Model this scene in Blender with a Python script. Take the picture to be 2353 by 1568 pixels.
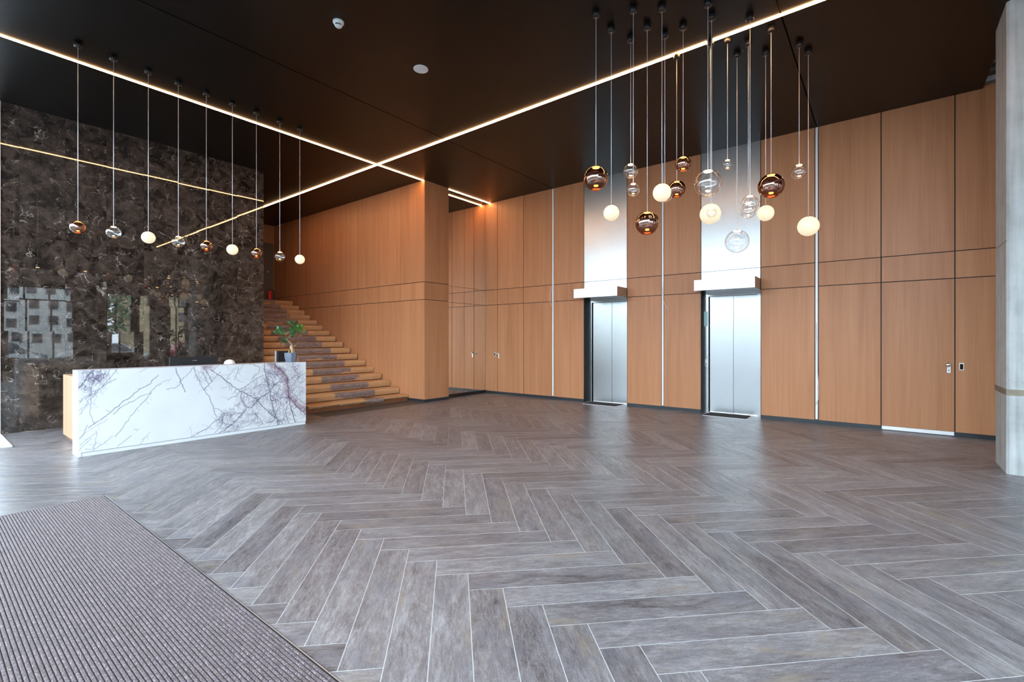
import bpy, bmesh, math, random
import numpy as np
from mathutils import Vector, Matrix

for _o in list(bpy.data.objects):
    bpy.data.objects.remove(_o)
scene = bpy.context.scene
COL = scene.collection
random.seed(7)
R = math.radians

# ------------------------------------------------------------------ camera, sky, exposure
YAW = 38.12
cam_data = bpy.data.cameras.new('camera')
cam_data.sensor_width = 36.0
cam_data.lens = 1090.0 / 2353.0 * 36.0
cam_data.shift_y = -4.8 / 2353.0
cam_data.clip_start = 0.05
cam_data.clip_end = 300
cam = bpy.data.objects.new('camera', cam_data)
COL.objects.link(cam)
cam.location = (0, 0, 1.475)
cam.rotation_euler = (R(90), 0, R(YAW - 90))
scene.camera = cam

world = bpy.data.worlds.new('overcast_sky')
scene.world = world
world.use_nodes = True
_bg = world.node_tree.nodes['Background']
_bg.inputs['Color'].default_value = (0.72, 0.85, 1.0, 1)
_bg.inputs['Strength'].default_value = 9.0

scene.view_settings.view_transform = 'Standard'
scene.view_settings.look = 'None'
scene.view_settings.exposure = 0.76
scene.view_settings.gamma = 1.0
scene.view_settings.use_curve_mapping = False

# ------------------------------------------------------------------ key dimensions (metres)
D = 9.76        # face of the panelled lift wall (x)
H = 5.157       # ceiling height
M = 10.75       # face of the dark marble wall (y)
SX = 7.39       # face of the panelled stair wall (x)
CY = 8.375      # face of the column end (y)
MY = 8.58       # face of the mirror (y)
FX = -1.6       # glazed front (x)
FY = -4.5       # window wall behind (y)
BY = 15.67      # wall at the head of the stairs (y)

# ------------------------------------------------------------------ materials
def mat_base(name):
    m = bpy.data.materials.new(name)
    m.use_nodes = True
    nt = m.node_tree
    return m, nt, nt.nodes['Principled BSDF'], nt.nodes['Material Output']

def N(nt, typ, **kw):
    n = nt.nodes.new(typ)
    for k, v in kw.items():
        if k.startswith('i_'):
            n.inputs[k[2:].replace('_', ' ')].default_value = v
        else:
            setattr(n, k, v)
    return n

def L(nt, a, b):
    nt.links.new(a, b)

def ramp(nt, fac, stops):
    r = nt.nodes.new('ShaderNodeValToRGB')
    el = r.color_ramp.elements
    while len(el) < len(stops):
        el.new(0.5)
    for e, (p, c) in zip(el, stops):
        e.position = p
        e.color = (c[0], c[1], c[2], 1) if not isinstance(c, float) else (c, c, c, 1)
    L(nt, fac, r.inputs['Fac'])
    return r.outputs['Color']

def math_n(nt, op, a, b=None):
    n = nt.nodes.new('ShaderNodeMath')
    n.operation = op
    for i, v in enumerate((a, b)):
        if v is None:
            continue
        if isinstance(v, (int, float)):
            n.inputs[i].default_value = v
        else:
            L(nt, v, n.inputs[i])
    return n.outputs[0]

def mixc(nt, fac, a, b, mode='MIX'):
    n = nt.nodes.new('ShaderNodeMix')
    n.data_type = 'RGBA'
    n.blend_type = mode
    for sock, v in ((n.inputs[0], fac), (n.inputs[6], a), (n.inputs[7], b)):
        if isinstance(v, (int, float)):
            sock.default_value = v
        elif isinstance(v, tuple):
            sock.default_value = (v[0], v[1], v[2], 1)
        else:
            L(nt, v, sock)
    return n.outputs[2]

def noise(nt, vec, scale, detail=4, rough=0.55, dist=0.0, w=None):
    n = nt.nodes.new('ShaderNodeTexNoise')
    if w is not None:
        n.noise_dimensions = '4D'
        L(nt, w, n.inputs['W'])
    n.inputs['Scale'].default_value = scale
    n.inputs['Detail'].default_value = detail
    n.inputs['Roughness'].default_value = rough
    n.inputs['Distortion'].default_value = dist
    L(nt, vec, n.inputs['Vector'])
    return n.outputs[0]

def mapping(nt, vec, scale=(1, 1, 1), rot=(0, 0, 0)):
    n = nt.nodes.new('ShaderNodeMapping')
    n.inputs['Scale'].default_value = scale
    n.inputs['Rotation'].default_value = rot
    L(nt, vec, n.inputs['Vector'])
    return n.outputs[0]

def bump(nt, bsdf, height, strength=0.2, distance=0.01):
    b = nt.nodes.new('ShaderNodeBump')
    b.inputs['Strength'].default_value = strength
    b.inputs['Distance'].default_value = distance
    L(nt, height, b.inputs['Height'])
    L(nt, b.outputs[0], bsdf.inputs['Normal'])

def plain(name, col, rough=0.5, metal=0.0, spec=0.5, emit=None, estr=0.0, var=0.0):
    m, nt, b, o = mat_base(name)
    b.inputs['Base Color'].default_value = (*col, 1)
    b.inputs['Roughness'].default_value = rough
    b.inputs['Metallic'].default_value = metal
    b.inputs['Specular IOR Level'].default_value = spec
    if emit:
        b.inputs['Emission Color'].default_value = (*emit, 1)
        b.inputs['Emission Strength'].default_value = estr
    if var > 0:
        g = N(nt, 'ShaderNodeNewGeometry')
        f = noise(nt, g.outputs['Position'], 6.0, 5)
        c = ramp(nt, f, [(0.3, tuple(v * (1 - var) for v in col)), (0.7, tuple(min(1, v * (1 + var)) for v in col))])
        L(nt, c, b.inputs['Base Color'])
    return m

def wood_mat(name, dark, mid, light, rough=0.42):
    m, nt, b, o = mat_base(name)
    g = N(nt, 'ShaderNodeNewGeometry')
    oi = N(nt, 'ShaderNodeObjectInfo')
    w = math_n(nt, 'MULTIPLY', oi.outputs['Random'], 60.0)
    fine = noise(nt, mapping(nt, g.outputs['Position'], (55, 55, 1.1)), 1.0, 5, 0.6, w=w)
    broad = noise(nt, mapping(nt, g.outputs['Position'], (7, 7, 0.32)), 1.0, 3, 0.5, 0.6, w=w)
    f = math_n(nt, 'ADD', math_n(nt, 'MULTIPLY', fine, 0.45), math_n(nt, 'MULTIPLY', broad, 0.55))
    c = ramp(nt, f, [(0.33, dark), (0.5, mid), (0.68, light)])
    tint = math_n(nt, 'ADD', math_n(nt, 'MULTIPLY', oi.outputs['Random'], 0.10), 0.95)
    cc = mixc(nt, 1.0, c, (1, 1, 1), 'MULTIPLY')
    comb = N(nt, 'ShaderNodeCombineColor')
    for i in range(3):
        L(nt, tint, comb.inputs[i])
    L(nt, comb.outputs[0], cc.node.inputs[7])
    L(nt, cc, b.inputs['Base Color'])
    b.inputs['Roughness'].default_value = rough
    b.inputs['Specular IOR Level'].default_value = 0.35
    return m

MT = {}
MT['wood'] = wood_mat('veneer', (0.40, 0.166, 0.072), (0.475, 0.208, 0.096), (0.54, 0.248, 0.120))
MT['wood_desk'] = wood_mat('pale_veneer', (0.40, 0.235, 0.13), (0.46, 0.275, 0.155), (0.52, 0.32, 0.18))
MT['wood_step'] = wood_mat('stair_timber', (0.13, 0.045, 0.018), (0.19, 0.07, 0.028), (0.24, 0.09, 0.04))
MT['backing'] = plain('joint_black', (0.012, 0.011, 0.011), 0.7)
MT['skirting'] = plain('skirting_dark', (0.022, 0.026, 0.032), 0.35)
MT['black'] = plain('black_plastic', (0.012, 0.012, 0.014), 0.4)
MT['black_gloss'] = plain('black_gloss', (0.01, 0.01, 0.012), 0.12)
MT['white'] = plain('white_plastic', (0.8, 0.8, 0.8), 0.4)
MT['alu'] = plain('white_aluminium', (0.88, 0.88, 0.90), 0.3)
MT['nickel'] = plain('satin_nickel', (0.72, 0.71, 0.69), 0.25, 1.0)
MT['mirror'] = plain('mirror', (0.86, 0.80, 0.70), 0.0, 1.0)
MT['mullion'] = plain('dark_mullion', (0.03, 0.032, 0.035), 0.4)
MT['darkwall'] = plain('dark_plaster', (0.045, 0.042, 0.04), 0.6, var=0.15)
MT['offwhite'] = plain('painted_plaster', (0.62, 0.62, 0.62), 0.7, var=0.05)
MT['slate'] = plain('slate', (0.035, 0.036, 0.04), 0.4, var=0.3)
MT['matdark'] = plain('lift_mat', (0.042, 0.040, 0.040), 0.9, var=0.3)
MT['grey_door'] = plain('grey_brown_door', (0.13, 0.10, 0.085), 0.5)
MT['red'] = plain('red_enamel', (0.55, 0.02, 0.015), 0.3)
MT['cord'] = plain('silver_cord', (0.72, 0.70, 0.70), 0.35, 0.4)
MT['pot'] = plain('blue_grey_ceramic', (0.145, 0.165, 0.215), 0.45, var=0.1)
MT['soil'] = plain('soil', (0.05, 0.03, 0.02), 0.9)
MT['bark'] = plain('pale_bark', (0.50, 0.33, 0.19), 0.6, var=0.25)
MT['leaf'] = plain('leaf_green', (0.045, 0.17, 0.06), 0.4, var=0.5)
MT['leaf_young'] = plain('leaf_young', (0.14, 0.32, 0.05), 0.4, var=0.4)
MT['teal'] = plain('pale_teal_display', (0.36, 0.52, 0.52), 0.2)
MT['grout'] = plain('grout', (0.50, 0.48, 0.465), 0.8)
MT['pavement'] = plain('asphalt', (0.10, 0.10, 0.105), 0.8, var=0.2)
MT['dark_brick'] = plain('dark_brick', (0.11, 0.095, 0.085), 0.85, var=0.25)
MT['beige_plaster'] = plain('beige_plaster', (0.55, 0.42, 0.24), 0.8, var=0.08)
MT['white_plaster'] = plain('white_plaster', (0.62, 0.62, 0.60), 0.8, var=0.05)
MT['dark_pane'] = plain('dark_window', (0.05, 0.06, 0.075), 0.08)
MT['roof_tile'] = plain('roof_tile', (0.25, 0.10, 0.07), 0.8, var=0.2)
MT['tyre'] = plain('tyre', (0.02, 0.02, 0.02), 0.8)
MT['car_silver'] = plain('car_silver', (0.5, 0.52, 0.55), 0.25, 0.6)
MT['car_white'] = plain('car_white', (0.7, 0.7, 0.7), 0.25)
MT['car_red'] = plain('car_red', (0.35, 0.03, 0.03), 0.25)
MT['galv'] = plain('galvanised', (0.55, 0.56, 0.58), 0.35, 0.7)
MT['tan_board'] = plain('tan_board', (0.20, 0.13, 0.07), 0.7, var=0.2)

def ceiling_mat():
    m, nt, b, o = mat_base('ceiling_lacquer')
    g = N(nt, 'ShaderNodeNewGeometry')
    f = noise(nt, g.outputs['Position'], 2.0, 3)
    L(nt, ramp(nt, f, [(0.3, (0.0036, 0.0032, 0.0030)), (0.7, (0.0052, 0.0044, 0.0040))]), b.inputs['Base Color'])
    b.inputs['Roughness'].default_value = 0.34
    b.inputs['Specular IOR Level'].default_value = 0.32
    return m
MT['ceiling'] = ceiling_mat()

def steel_mat(name, col, rough, aniso):
    m, nt, b, o = mat_base(name)
    g = N(nt, 'ShaderNodeNewGeometry')
    f = noise(nt, mapping(nt, g.outputs['Position'], (220, 220, 0.6)), 1.0, 3)
    L(nt, ramp(nt, f, [(0.3, tuple(v * 0.93 for v in col)), (0.7, col)]), b.inputs['Base Color'])
    b.inputs['Metallic'].default_value = 1.0
    b.inputs['Roughness'].default_value = rough
    b.inputs['Anisotropic'].default_value = aniso
    b.inputs['Anisotropic Rotation'].default_value = 0.25
    t = N(nt, 'ShaderNodeTangent', direction_type='RADIAL', axis='Z')
    L(nt, t.outputs[0], b.inputs['Tangent'])
    return m
MT['steel'] = steel_mat('brushed_steel', (0.45, 0.455, 0.46), 0.24, 0.7)

def dark_marble():
    m, nt, b, o = mat_base('dark_emperador_marble')
    g = N(nt, 'ShaderNodeNewGeometry')
    oi = N(nt, 'ShaderNodeObjectInfo')
    w = math_n(nt, 'MULTIPLY', oi.outputs['Random'], 40.0)
    p = g.outputs['Position']
    blot = noise(nt, p, 4.2, 6, 0.62, 1.2, w=w)
    base = ramp(nt, blot, [(0.34, (0.011, 0.008, 0.0065)), (0.46, (0.034, 0.025, 0.020)), (0.57, (0.066, 0.049, 0.040)), (0.70, (0.105, 0.080, 0.066))])
    warp = N(nt, 'ShaderNodeTexNoise', noise_dimensions='4D')
    warp.inputs['Scale'].default_value = 3.0
    warp.inputs['Detail'].default_value = 5
    L(nt, p, warp.inputs['Vector']); L(nt, w, warp.inputs['W'])
    vm = N(nt, 'ShaderNodeVectorMath', operation='MULTIPLY_ADD')
    L(nt, warp.outputs['Color'], vm.inputs[0]); vm.inputs[1].default_value = (0.55, 0.55, 0.55); L(nt, p, vm.inputs[2])
    def veins(scale, lo, hi, mscale, m0, m1):
        v = N(nt, 'ShaderNodeTexVoronoi', feature='DISTANCE_TO_EDGE', voronoi_dimensions='4D')
        v.inputs['Scale'].default_value = scale
        L(nt, vm.outputs[0], v.inputs['Vector']); L(nt, w, v.inputs['W'])
        line = ramp(nt, v.outputs['Distance'], [(lo, 1.0), (hi, 0.0)])
        msk = ramp(nt, noise(nt, p, mscale, 4, 0.7, w=w), [(m0, 0.0), (m1, 1.0)])
        return math_n(nt, 'MULTIPLY', line, msk)
    v1 = veins(3.8, 0.004, 0.016, 6.0, 0.50, 0.60)
    v2 = veins(8.0, 0.006, 0.028, 11.0, 0.52, 0.62)
    c = mixc(nt, math_n(nt, 'MULTIPLY', v2, 0.6), base, (0.26, 0.22, 0.19))
    c = mixc(nt, math_n(nt, 'MULTIPLY', v1, 0.8), c, (0.42, 0.38, 0.35))
    L(nt, c, b.inputs['Base Color'])
    b.inputs['Roughness'].default_value = 0.012
    b.inputs['Specular IOR Level'].default_value = 0.8
    return m
MT['marble_dark'] = dark_marble()

def white_marble():
    m, nt, b, o = mat_base('lilac_veined_marble')
    g = N(nt, 'ShaderNodeNewGeometry')
    p = g.outputs['Position']
    at = N(nt, 'ShaderNodeAttribute', attribute_name='veins')
    sep = N(nt, 'ShaderNodeSeparateColor')
    L(nt, at.outputs['Color'], sep.inputs[0])
    vein, net, pink = sep.outputs
    cloud = noise(nt, p, 2.5, 4)
    net = math_n(nt, 'MULTIPLY', net, ramp(nt, noise(nt, p, 5.0, 5, 0.65, 0.8), [(0.36, 0.15), (0.62, 1.0)]))
    base = ramp(nt, cloud, [(0.3, (0.70, 0.70, 0.72)), (0.7, (0.76, 0.76, 0.77))])
    wn = N(nt, 'ShaderNodeTexNoise')
    wn.inputs['Scale'].default_value = 5.0
    wn.inputs['Detail'].default_value = 5
    L(nt, p, wn.inputs['Vector'])
    vm = N(nt, 'ShaderNodeVectorMath', operation='MULTIPLY_ADD')
    L(nt, wn.outputs['Color'], vm.inputs[0]); vm.inputs[1].default_value = (0.16, 0.16, 0.16); L(nt, p, vm.inputs[2])
    def crack(scale, lo, hi):
        v = N(nt, 'ShaderNodeTexVoronoi', feature='DISTANCE_TO_EDGE')
        v.inputs['Scale'].default_value = scale
        L(nt, mapping(nt, vm.outputs[0], (1.5, 1.0, 0.8), (0, R(35), 0)), v.inputs['Vector'])
        return ramp(nt, v.outputs['Distance'], [(lo, 1.0), (hi, 0.0)])
    c1 = crack(9.0, 0.014, 0.055)
    c2 = crack(20.0, 0.03, 0.12)
    nets = math_n(nt, 'MAXIMUM', c1, math_n(nt, 'MULTIPLY', c2, 0.75))
    nets = math_n(nt, 'MULTIPLY', nets, net)
    haze = math_n(nt, 'MULTIPLY', math_n(nt, 'MULTIPLY', net, net), 0.45)
    c = mixc(nt, haze, base, (0.42, 0.36, 0.46))
    c = mixc(nt, pink, c, mixc(nt, noise(nt, p, 14, 5), (0.26, 0.13, 0.15), (0.62, 0.44, 0.48)))
    c = mixc(nt, math_n(nt, 'MULTIPLY', nets, 0.9), c, (0.085, 0.06, 0.14))
    jit = ramp(nt, noise(nt, p, 30, 4, 0.7), [(0.3, 0.45), (0.55, 1.0)])
    c = mixc(nt, math_n(nt, 'MULTIPLY', vein, jit), c, (0.045, 0.035, 0.09))
    L(nt, c, b.inputs['Base Color'])
    b.inputs['Roughness'].default_value = 0.22
    return m
MT['marble_white'] = white_marble()

def plank_mat():
    m, nt, b, o = mat_base('weathered_timber_tile')
    uv = N(nt, 'ShaderNodeUVMap', uv_map='plank')
    oi = N(nt, 'ShaderNodeObjectInfo')
    g = N(nt, 'ShaderNodeNewGeometry')
    rnd = math_n(nt, 'FRACT', math_n(nt, 'ADD', math_n(nt, 'MULTIPLY', oi.outputs['Random'], 7.13), math_n(nt, 'MULTIPLY', g.outputs['Random Per Island'], 3.7)))
    w = math_n(nt, 'MULTIPLY', rnd, 90.0)
    U = uv.outputs[0]
    patch = noise(nt, mapping(nt, U, (2.6, 11, 1)), 1.0, 8, 0.70, 0.8, w=w)
    fine = noise(nt, mapping(nt, U, (14, 75, 1)), 1.0, 5, 0.65, 0.6, w=w)
    speck = noise(nt, mapping(nt, U, (70, 190, 1)), 1.0, 3, 0.7, w=w)
    f = math_n(nt, 'ADD', math_n(nt, 'MULTIPLY', patch, 0.42), math_n(nt, 'MULTIPLY', fine, 0.34))
    f = math_n(nt, 'ADD', f, math_n(nt, 'MULTIPLY', speck, 0.24))
    shade = math_n(nt, 'ADD', f, math_n(nt, 'MULTIPLY', math_n(nt, 'SUBTRACT', rnd, 0.5), 0.07))
    c = ramp(nt, shade, [(0.38, (0.050, 0.043, 0.045)), (0.455, (0.122, 0.108, 0.112)), (0.53, (0.185, 0.169, 0.176)), (0.62, (0.30, 0.28, 0.285))])
    warm = noise(nt, mapping(nt, U, (2.0, 6, 1)), 1.0, 5, 0.65, 0.8, w=math_n(nt, 'ADD', w, 11.0))
    c = mixc(nt, ramp(nt, warm, [(0.55, 0.0), (0.70, 0.6)]), c, (0.25, 0.20, 0.15))
    cool = noise(nt, mapping(nt, U, (2.2, 5, 1)), 1.0, 4, 0.6, 0.8, w=math_n(nt, 'ADD', w, 23.0))
    c = mixc(nt, ramp(nt, cool, [(0.52, 0.0), (0.68, 0.5)]), c, (0.115, 0.12, 0.145))
    knot = N(nt, 'ShaderNodeTexVoronoi', voronoi_dimensions='4D')
    knot.inputs['Scale'].default_value = 1.0
    L(nt, mapping(nt, U, (1.6, 4.5, 1)), knot.inputs['Vector']); L(nt, w, knot.inputs['W'])
    c = mixc(nt, ramp(nt, knot.outputs['Distance'], [(0.02, 0.7), (0.09, 0.0)]), c, (0.05, 0.042, 0.045))
    L(nt, c, b.inputs['Base Color'])
    b.inputs['Specular IOR Level'].default_value = 0.5
    L(nt, ramp(nt, f, [(0.3, 0.42), (0.7, 0.30)]), b.inputs['Roughness'])
    bump(nt, b, f, 0.12, 0.004)
    return m
MT['plank'] = plank_mat()

def carpet_mat():
    m, nt, b, o = mat_base('ribbed_carpet')
    g = N(nt, 'ShaderNodeNewGeometry')
    f = noise(nt, g.outputs['Position'], 170.0, 2, 0.6)
    f2 = noise(nt, g.outputs['Position'], 70.0, 2, 0.6)
    hue = noise(nt, g.outputs['Position'], 45.0, 2, 0.6)
    c = ramp(nt, math_n(nt, 'ADD', math_n(nt, 'MULTIPLY', f, 0.7), math_n(nt, 'MULTIPLY', f2, 0.3)),
             [(0.38, (0.018, 0.011, 0.012)), (0.47, (0.066, 0.041, 0.043)), (0.55, (0.130, 0.086, 0.094)), (0.64, (0.32, 0.235, 0.26))])
    c = mixc(nt, ramp(nt, hue, [(0.52, 0.0), (0.66, 0.45)]), c, (0.11, 0.06, 0.04))
    L(nt, c, b.inputs['Base Color'])
    b.inputs['Roughness'].default_value = 0.85
    b.inputs['Sheen Weight'].default_value = 0.15
    bump(nt, b, f, 0.45, 0.005)
    return m
MT['carpet'] = carpet_mat()
MT['carpet_back'] = plain('carpet_backing', (0.016, 0.012, 0.014), 0.9)

def concrete_mat():
    m, nt, b, o = mat_base('board_marked_concrete')
    g = N(nt, 'ShaderNodeNewGeometry')
    p = g.outputs['Position']
    streak = noise(nt, mapping(nt, p, (16, 16, 0.7)), 1.0, 6, 0.6, 0.4)
    blot = noise(nt, p, 3.0, 6, 0.6)
    f = math_n(nt, 'ADD', math_n(nt, 'MULTIPLY', streak, 0.55), math_n(nt, 'MULTIPLY', blot, 0.45))
    c = ramp(nt, f, [(0.3, (0.27, 0.27, 0.26)), (0.5, (0.42, 0.425, 0.42)), (0.7, (0.55, 0.56, 0.56))])
    pits = N(nt, 'ShaderNodeTexVoronoi')
    pits.inputs['Scale'].default_value = 18.0
    L(nt, p, pits.inputs['Vector'])
    pit = ramp(nt, pits.outputs['Distance'], [(0.04, 1.0), (0.09, 0.0)])
    pmask = ramp(nt, noise(nt, p, 6, 2), [(0.55, 0.0), (0.6, 1.0)])
    pit = math_n(nt, 'MULTIPLY', pit, pmask)
    c = mixc(nt, pit, c, (0.12, 0.11, 0.10))
    L(nt, c, b.inputs['Base Color'])
    b.inputs['Roughness'].default_value = 0.75
    bump(nt, b, f, 0.35, 0.01)
    return m
MT['concrete'] = concrete_mat()

def wrinkled(name, lo, hi, rough, scale, strength):
    m, nt, b, o = mat_base(name)
    g = N(nt, 'ShaderNodeNewGeometry')
    f = noise(nt, mapping(nt, g.outputs['Position'], (1, 2.2, 2.2)), scale, 5, 0.6, 1.0)
    L(nt, ramp(nt, f, [(0.3, lo), (0.7, hi)]), b.inputs['Base Color'])
    b.inputs['Roughness'].default_value = rough
    bump(nt, b, f, strength, 0.03)
    return m
MT['kraft'] = wrinkled('kraft_paper', (0.44, 0.24, 0.11), (0.54, 0.31, 0.15), 0.6, 3.0, 0.25)
MT['wrap'] = wrinkled('brown_film', (0.15, 0.108, 0.097), (0.30, 0.225, 0.205), 0.30, 7.0, 1.0)

def thin_glass(name, tint, base_refl, rough=0.0, gloss=(1, 1, 1), grad=None):
    m, nt, b, o = mat_base(name)
    nt.nodes.remove(b)
    tr = N(nt, 'ShaderNodeBsdfTransparent')
    tr.inputs['Color'].default_value = (*tint, 1)
    gl = N(nt, 'ShaderNodeBsdfGlossy')
    gl.inputs['Color'].default_value = (*gloss, 1)
    gl.inputs['Roughness'].default_value = rough
    fr = N(nt, 'ShaderNodeFresnel')
    gb = N(nt, 'ShaderNodeNewGeometry')
    L(nt, math_n(nt, 'SUBTRACT', 1.5, math_n(nt, 'MULTIPLY', gb.outputs['Backfacing'], 1.5 - 1 / 1.5)), fr.inputs['IOR'])
    fac = math_n(nt, 'ADD', fr.outputs[0], base_refl)
    if grad:
        tc = N(nt, 'ShaderNodeTexCoord')
        sp = N(nt, 'ShaderNodeSeparateXYZ')
        L(nt, tc.outputs['Object'], sp.inputs[0])
        gr = ramp(nt, math_n(nt, 'ADD', math_n(nt, 'MULTIPLY', sp.outputs[2], 0.5), 0.5), [(0.05, grad[0]), (0.75, grad[1])])
        fac = math_n(nt, 'ADD', fr.outputs[0], gr)
    fac = math_n(nt, 'MINIMUM', fac, 1.0)
    mx = N(nt, 'ShaderNodeMixShader')
    L(nt, fac, mx.inputs[0]); L(nt, tr.outputs[0], mx.inputs[1]); L(nt, gl.outputs[0], mx.inputs[2])
    L(nt, mx.outputs[0], o.inputs['Surface'])
    return m
MT['pane'] = thin_glass('window_pane', (0.93, 0.96, 0.95), 0.0)
MT['clear'] = thin_glass('clear_globe', (0.96, 0.96, 0.96), 0.08)
MT['bronze'] = thin_glass('bronze_mirror_globe', (0.62, 0.33, 0.18), 0.0, 0.0, (0.62, 0.46, 0.38), grad=(0.12, 0.72))

def opal_mat():
    m, nt, b, o = mat_base('opal_globe')
    b.inputs['Base Color'].default_value = (0.3, 0.28, 0.25, 1)
    b.inputs['Roughness'].default_value = 0.35
    b.inputs['Emission Color'].default_value = (1.0, 0.80, 0.52, 1)
    tc = N(nt, 'ShaderNodeTexCoord')
    sp = N(nt, 'ShaderNodeSeparateXYZ')
    L(nt, tc.outputs['Object'], sp.inputs[0])
    L(nt, math_n(nt, 'ADD', math_n(nt, 'MULTIPLY', sp.outputs[2], 0.12), 0.60), b.inputs['Emission Strength'])
    return m
MT['opal'] = opal_mat()

def led_mat(name, col, s):
    m, nt, b, o = mat_base(name)
    nt.nodes.remove(b)
    e = N(nt, 'ShaderNodeEmission')
    e.inputs['Color'].default_value = (*col, 1)
    e.inputs['Strength'].default_value = s
    L(nt, e.outputs[0], o.inputs['Surface'])
    return m
MT['led'] = led_mat('warm_led_line', (1.0, 0.52, 0.22), 28.0)
MT['puck'] = led_mat('warm_led_puck', (1.0, 0.58, 0.28), 22.0)

# ------------------------------------------------------------------ builders
WORLD = {}

def wloc(o):
    v = Vector((0, 0, 0))
    while o is not None:
        v = v + o.location
        o = o.parent
    return v

def link(name, data, loc=(0, 0, 0), parent=None):
    o = bpy.data.objects.new(name, data)
    COL.objects.link(o)
    loc = Vector(loc)
    if parent is not None:
        o.parent = parent
        o.location = loc - wloc(parent)
    else:
        o.location = loc
    return o

def tag(o, label=None, cat=None, group=None, kind=None):
    if label: o['label'] = label
    if cat: o['category'] = cat
    if group: o['group'] = group
    if kind: o['kind'] = kind
    return o

def empty(name, loc, label=None, cat=None, group=None, kind=None):
    o = link(name, None, loc)
    o.empty_display_size = 0.1
    return tag(o, label, cat, group, kind)

def mesh_from(name, verts, faces, mat, smooth=False):
    me = bpy.data.meshes.new(name)
    me.from_pydata([tuple(v) for v in verts], [], faces)
    me.materials.append(MT[mat] if isinstance(mat, str) else mat)
    if smooth:
        for p in me.polygons:
            p.use_smooth = True
    me.update()
    return me

_BOX = {}
BOXF = [(0, 3, 2, 1), (4, 5, 6, 7), (0, 1, 5, 4), (1, 2, 6, 5), (2, 3, 7, 6), (3, 0, 4, 7)]

def box_mesh(dx, dy, dz, mat, bev=0.0):
    key = (round(dx, 4), round(dy, 4), round(dz, 4), mat, bev)
    if key in _BOX:
        return _BOX[key]
    x, y, z = dx / 2, dy / 2, dz / 2
    vs = [(-x, -y, -z), (x, -y, -z), (x, y, -z), (-x, y, -z), (-x, -y, z), (x, -y, z), (x, y, z), (-x, y, z)]
    me = mesh_from('box', vs, BOXF, mat)
    if bev > 0:
        bm = bmesh.new(); bm.from_mesh(me)
        bmesh.ops.bevel(bm, geom=bm.edges[:], offset=bev, segments=2, affect='EDGES', profile=0.5)
        bm.to_mesh(me); bm.free()
    _BOX[key] = me
    return me

def box(name, x0, x1, y0, y1, z0, z1, mat, parent=None, bev=0.0):
    me = box_mesh(x1 - x0, y1 - y0, z1 - z0, mat, bev)
    return link(name, me, ((x0 + x1) / 2, (y0 + y1) / 2, (z0 + z1) / 2), parent)

def boxes_mesh(name, lst, mat):
    """several boxes as one mesh (one part made of fixed pieces)"""
    vs, fs = [], []
    for (x0, x1, y0, y1, z0, z1) in lst:
        o = len(vs)
        vs += [(x0, y0, z0), (x1, y0, z0), (x1, y1, z0), (x0, y1, z0), (x0, y0, z1), (x1, y0, z1), (x1, y1, z1), (x0, y1, z1)]
        fs += [tuple(i + o for i in f) for f in BOXF]
    return mesh_from(name, vs, fs, mat)

def lathe(name, prof, mat, seg=32, smooth=True):
    vs, fs = [], []
    n = len(prof)
    for i in range(seg):
        a = 2 * math.pi * i / seg
        for r, z in prof:
            vs.append((r * math.cos(a), r * math.sin(a), z))
    for i in range(seg):
        j = (i + 1) % seg
        for k in range(n - 1):
            fs.append((i * n + k, j * n + k, j * n + k + 1, i * n + k + 1))
    me = mesh_from(name, vs, fs, mat, smooth)
    bm = bmesh.new(); bm.from_mesh(me)
    bmesh.ops.remove_doubles(bm, verts=bm.verts, dist=1e-6)
    bmesh.ops.recalc_face_normals(bm, faces=bm.faces)
    bm.to_mesh(me); bm.free()
    return me

def tube_data(pts, rad, seg=8):
    pts = [Vector(p) for p in pts]
    if isinstance(rad, (int, float)):
        rad = [rad] * len(pts)
    vs, fs = [], []
    up = Vector((0, 0, 1))
    for i, p in enumerate(pts):
        t = (pts[min(i + 1, len(pts) - 1)] - pts[max(i - 1, 0)]).normalized()
        ref = up if abs(t.z) < 0.9 else Vector((1, 0, 0))
        a = t.cross(ref).normalized(); b = t.cross(a).normalized()
        for k in range(seg):
            th = 2 * math.pi * k / seg
            vs.append(p + (a * math.cos(th) + b * math.sin(th)) * rad[i])
    for i in range(len(pts) - 1):
        for k in range(seg):
            l = (k + 1) % seg
            fs.append((i * seg + k, i * seg + l, (i + 1) * seg + l, (i + 1) * seg + k))
    fs.append(tuple(range(seg))[::-1])
    fs.append(tuple((len(pts) - 1) * seg + k for k in range(seg)))
    return vs, fs

def tube(name, pts, rad, mat, parent=None, seg=8):
    base = Vector(pts[0])
    vs, fs = tube_data([Vector(p) - base for p in pts], rad, seg)
    return link(name, mesh_from(name, vs, fs, mat, True), base, parent)

def multi_tube(name, chains, mat, parent, loc):
    vs, fs = [], []
    for pts, rad in chains:
        v, f = tube_data(pts, rad, 7)
        o = len(vs); vs += v; fs += [tuple(i + o for i in q) for q in f]
    return link(name, mesh_from(name, vs, fs, mat, True), loc, parent)

# ================================================================== STRUCTURE
# ------------------------------------------------------------------ floor
PW, PL, PG = 0.2, 1.212, 0.0046
floor = empty('floor', (4, 4, 0), kind='structure')
box('screed', FX - 0.3, 10.3, FY - 0.3, BY + 0.3, -0.15, -0.0008, 'grout', floor)

S2 = 2 ** -0.5
def ab_to_xy(a, b):
    return ((a + b) * S2, (a - b) * S2)

def plank_mesh(name):
    l, w = (PL - PG) / 2, (PW - PG) / 2
    vs = [(-l, -w, -0.0008), (l, -w, -0.0008), (l, w, -0.0008), (-l, w, -0.0008), (-l, -w, 0), (l, -w, 0), (l, w, 0), (-l, w, 0)]
    me = mesh_from(name, vs, BOXF, 'plank')
    add_plank_uv(me)
    return me

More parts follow.
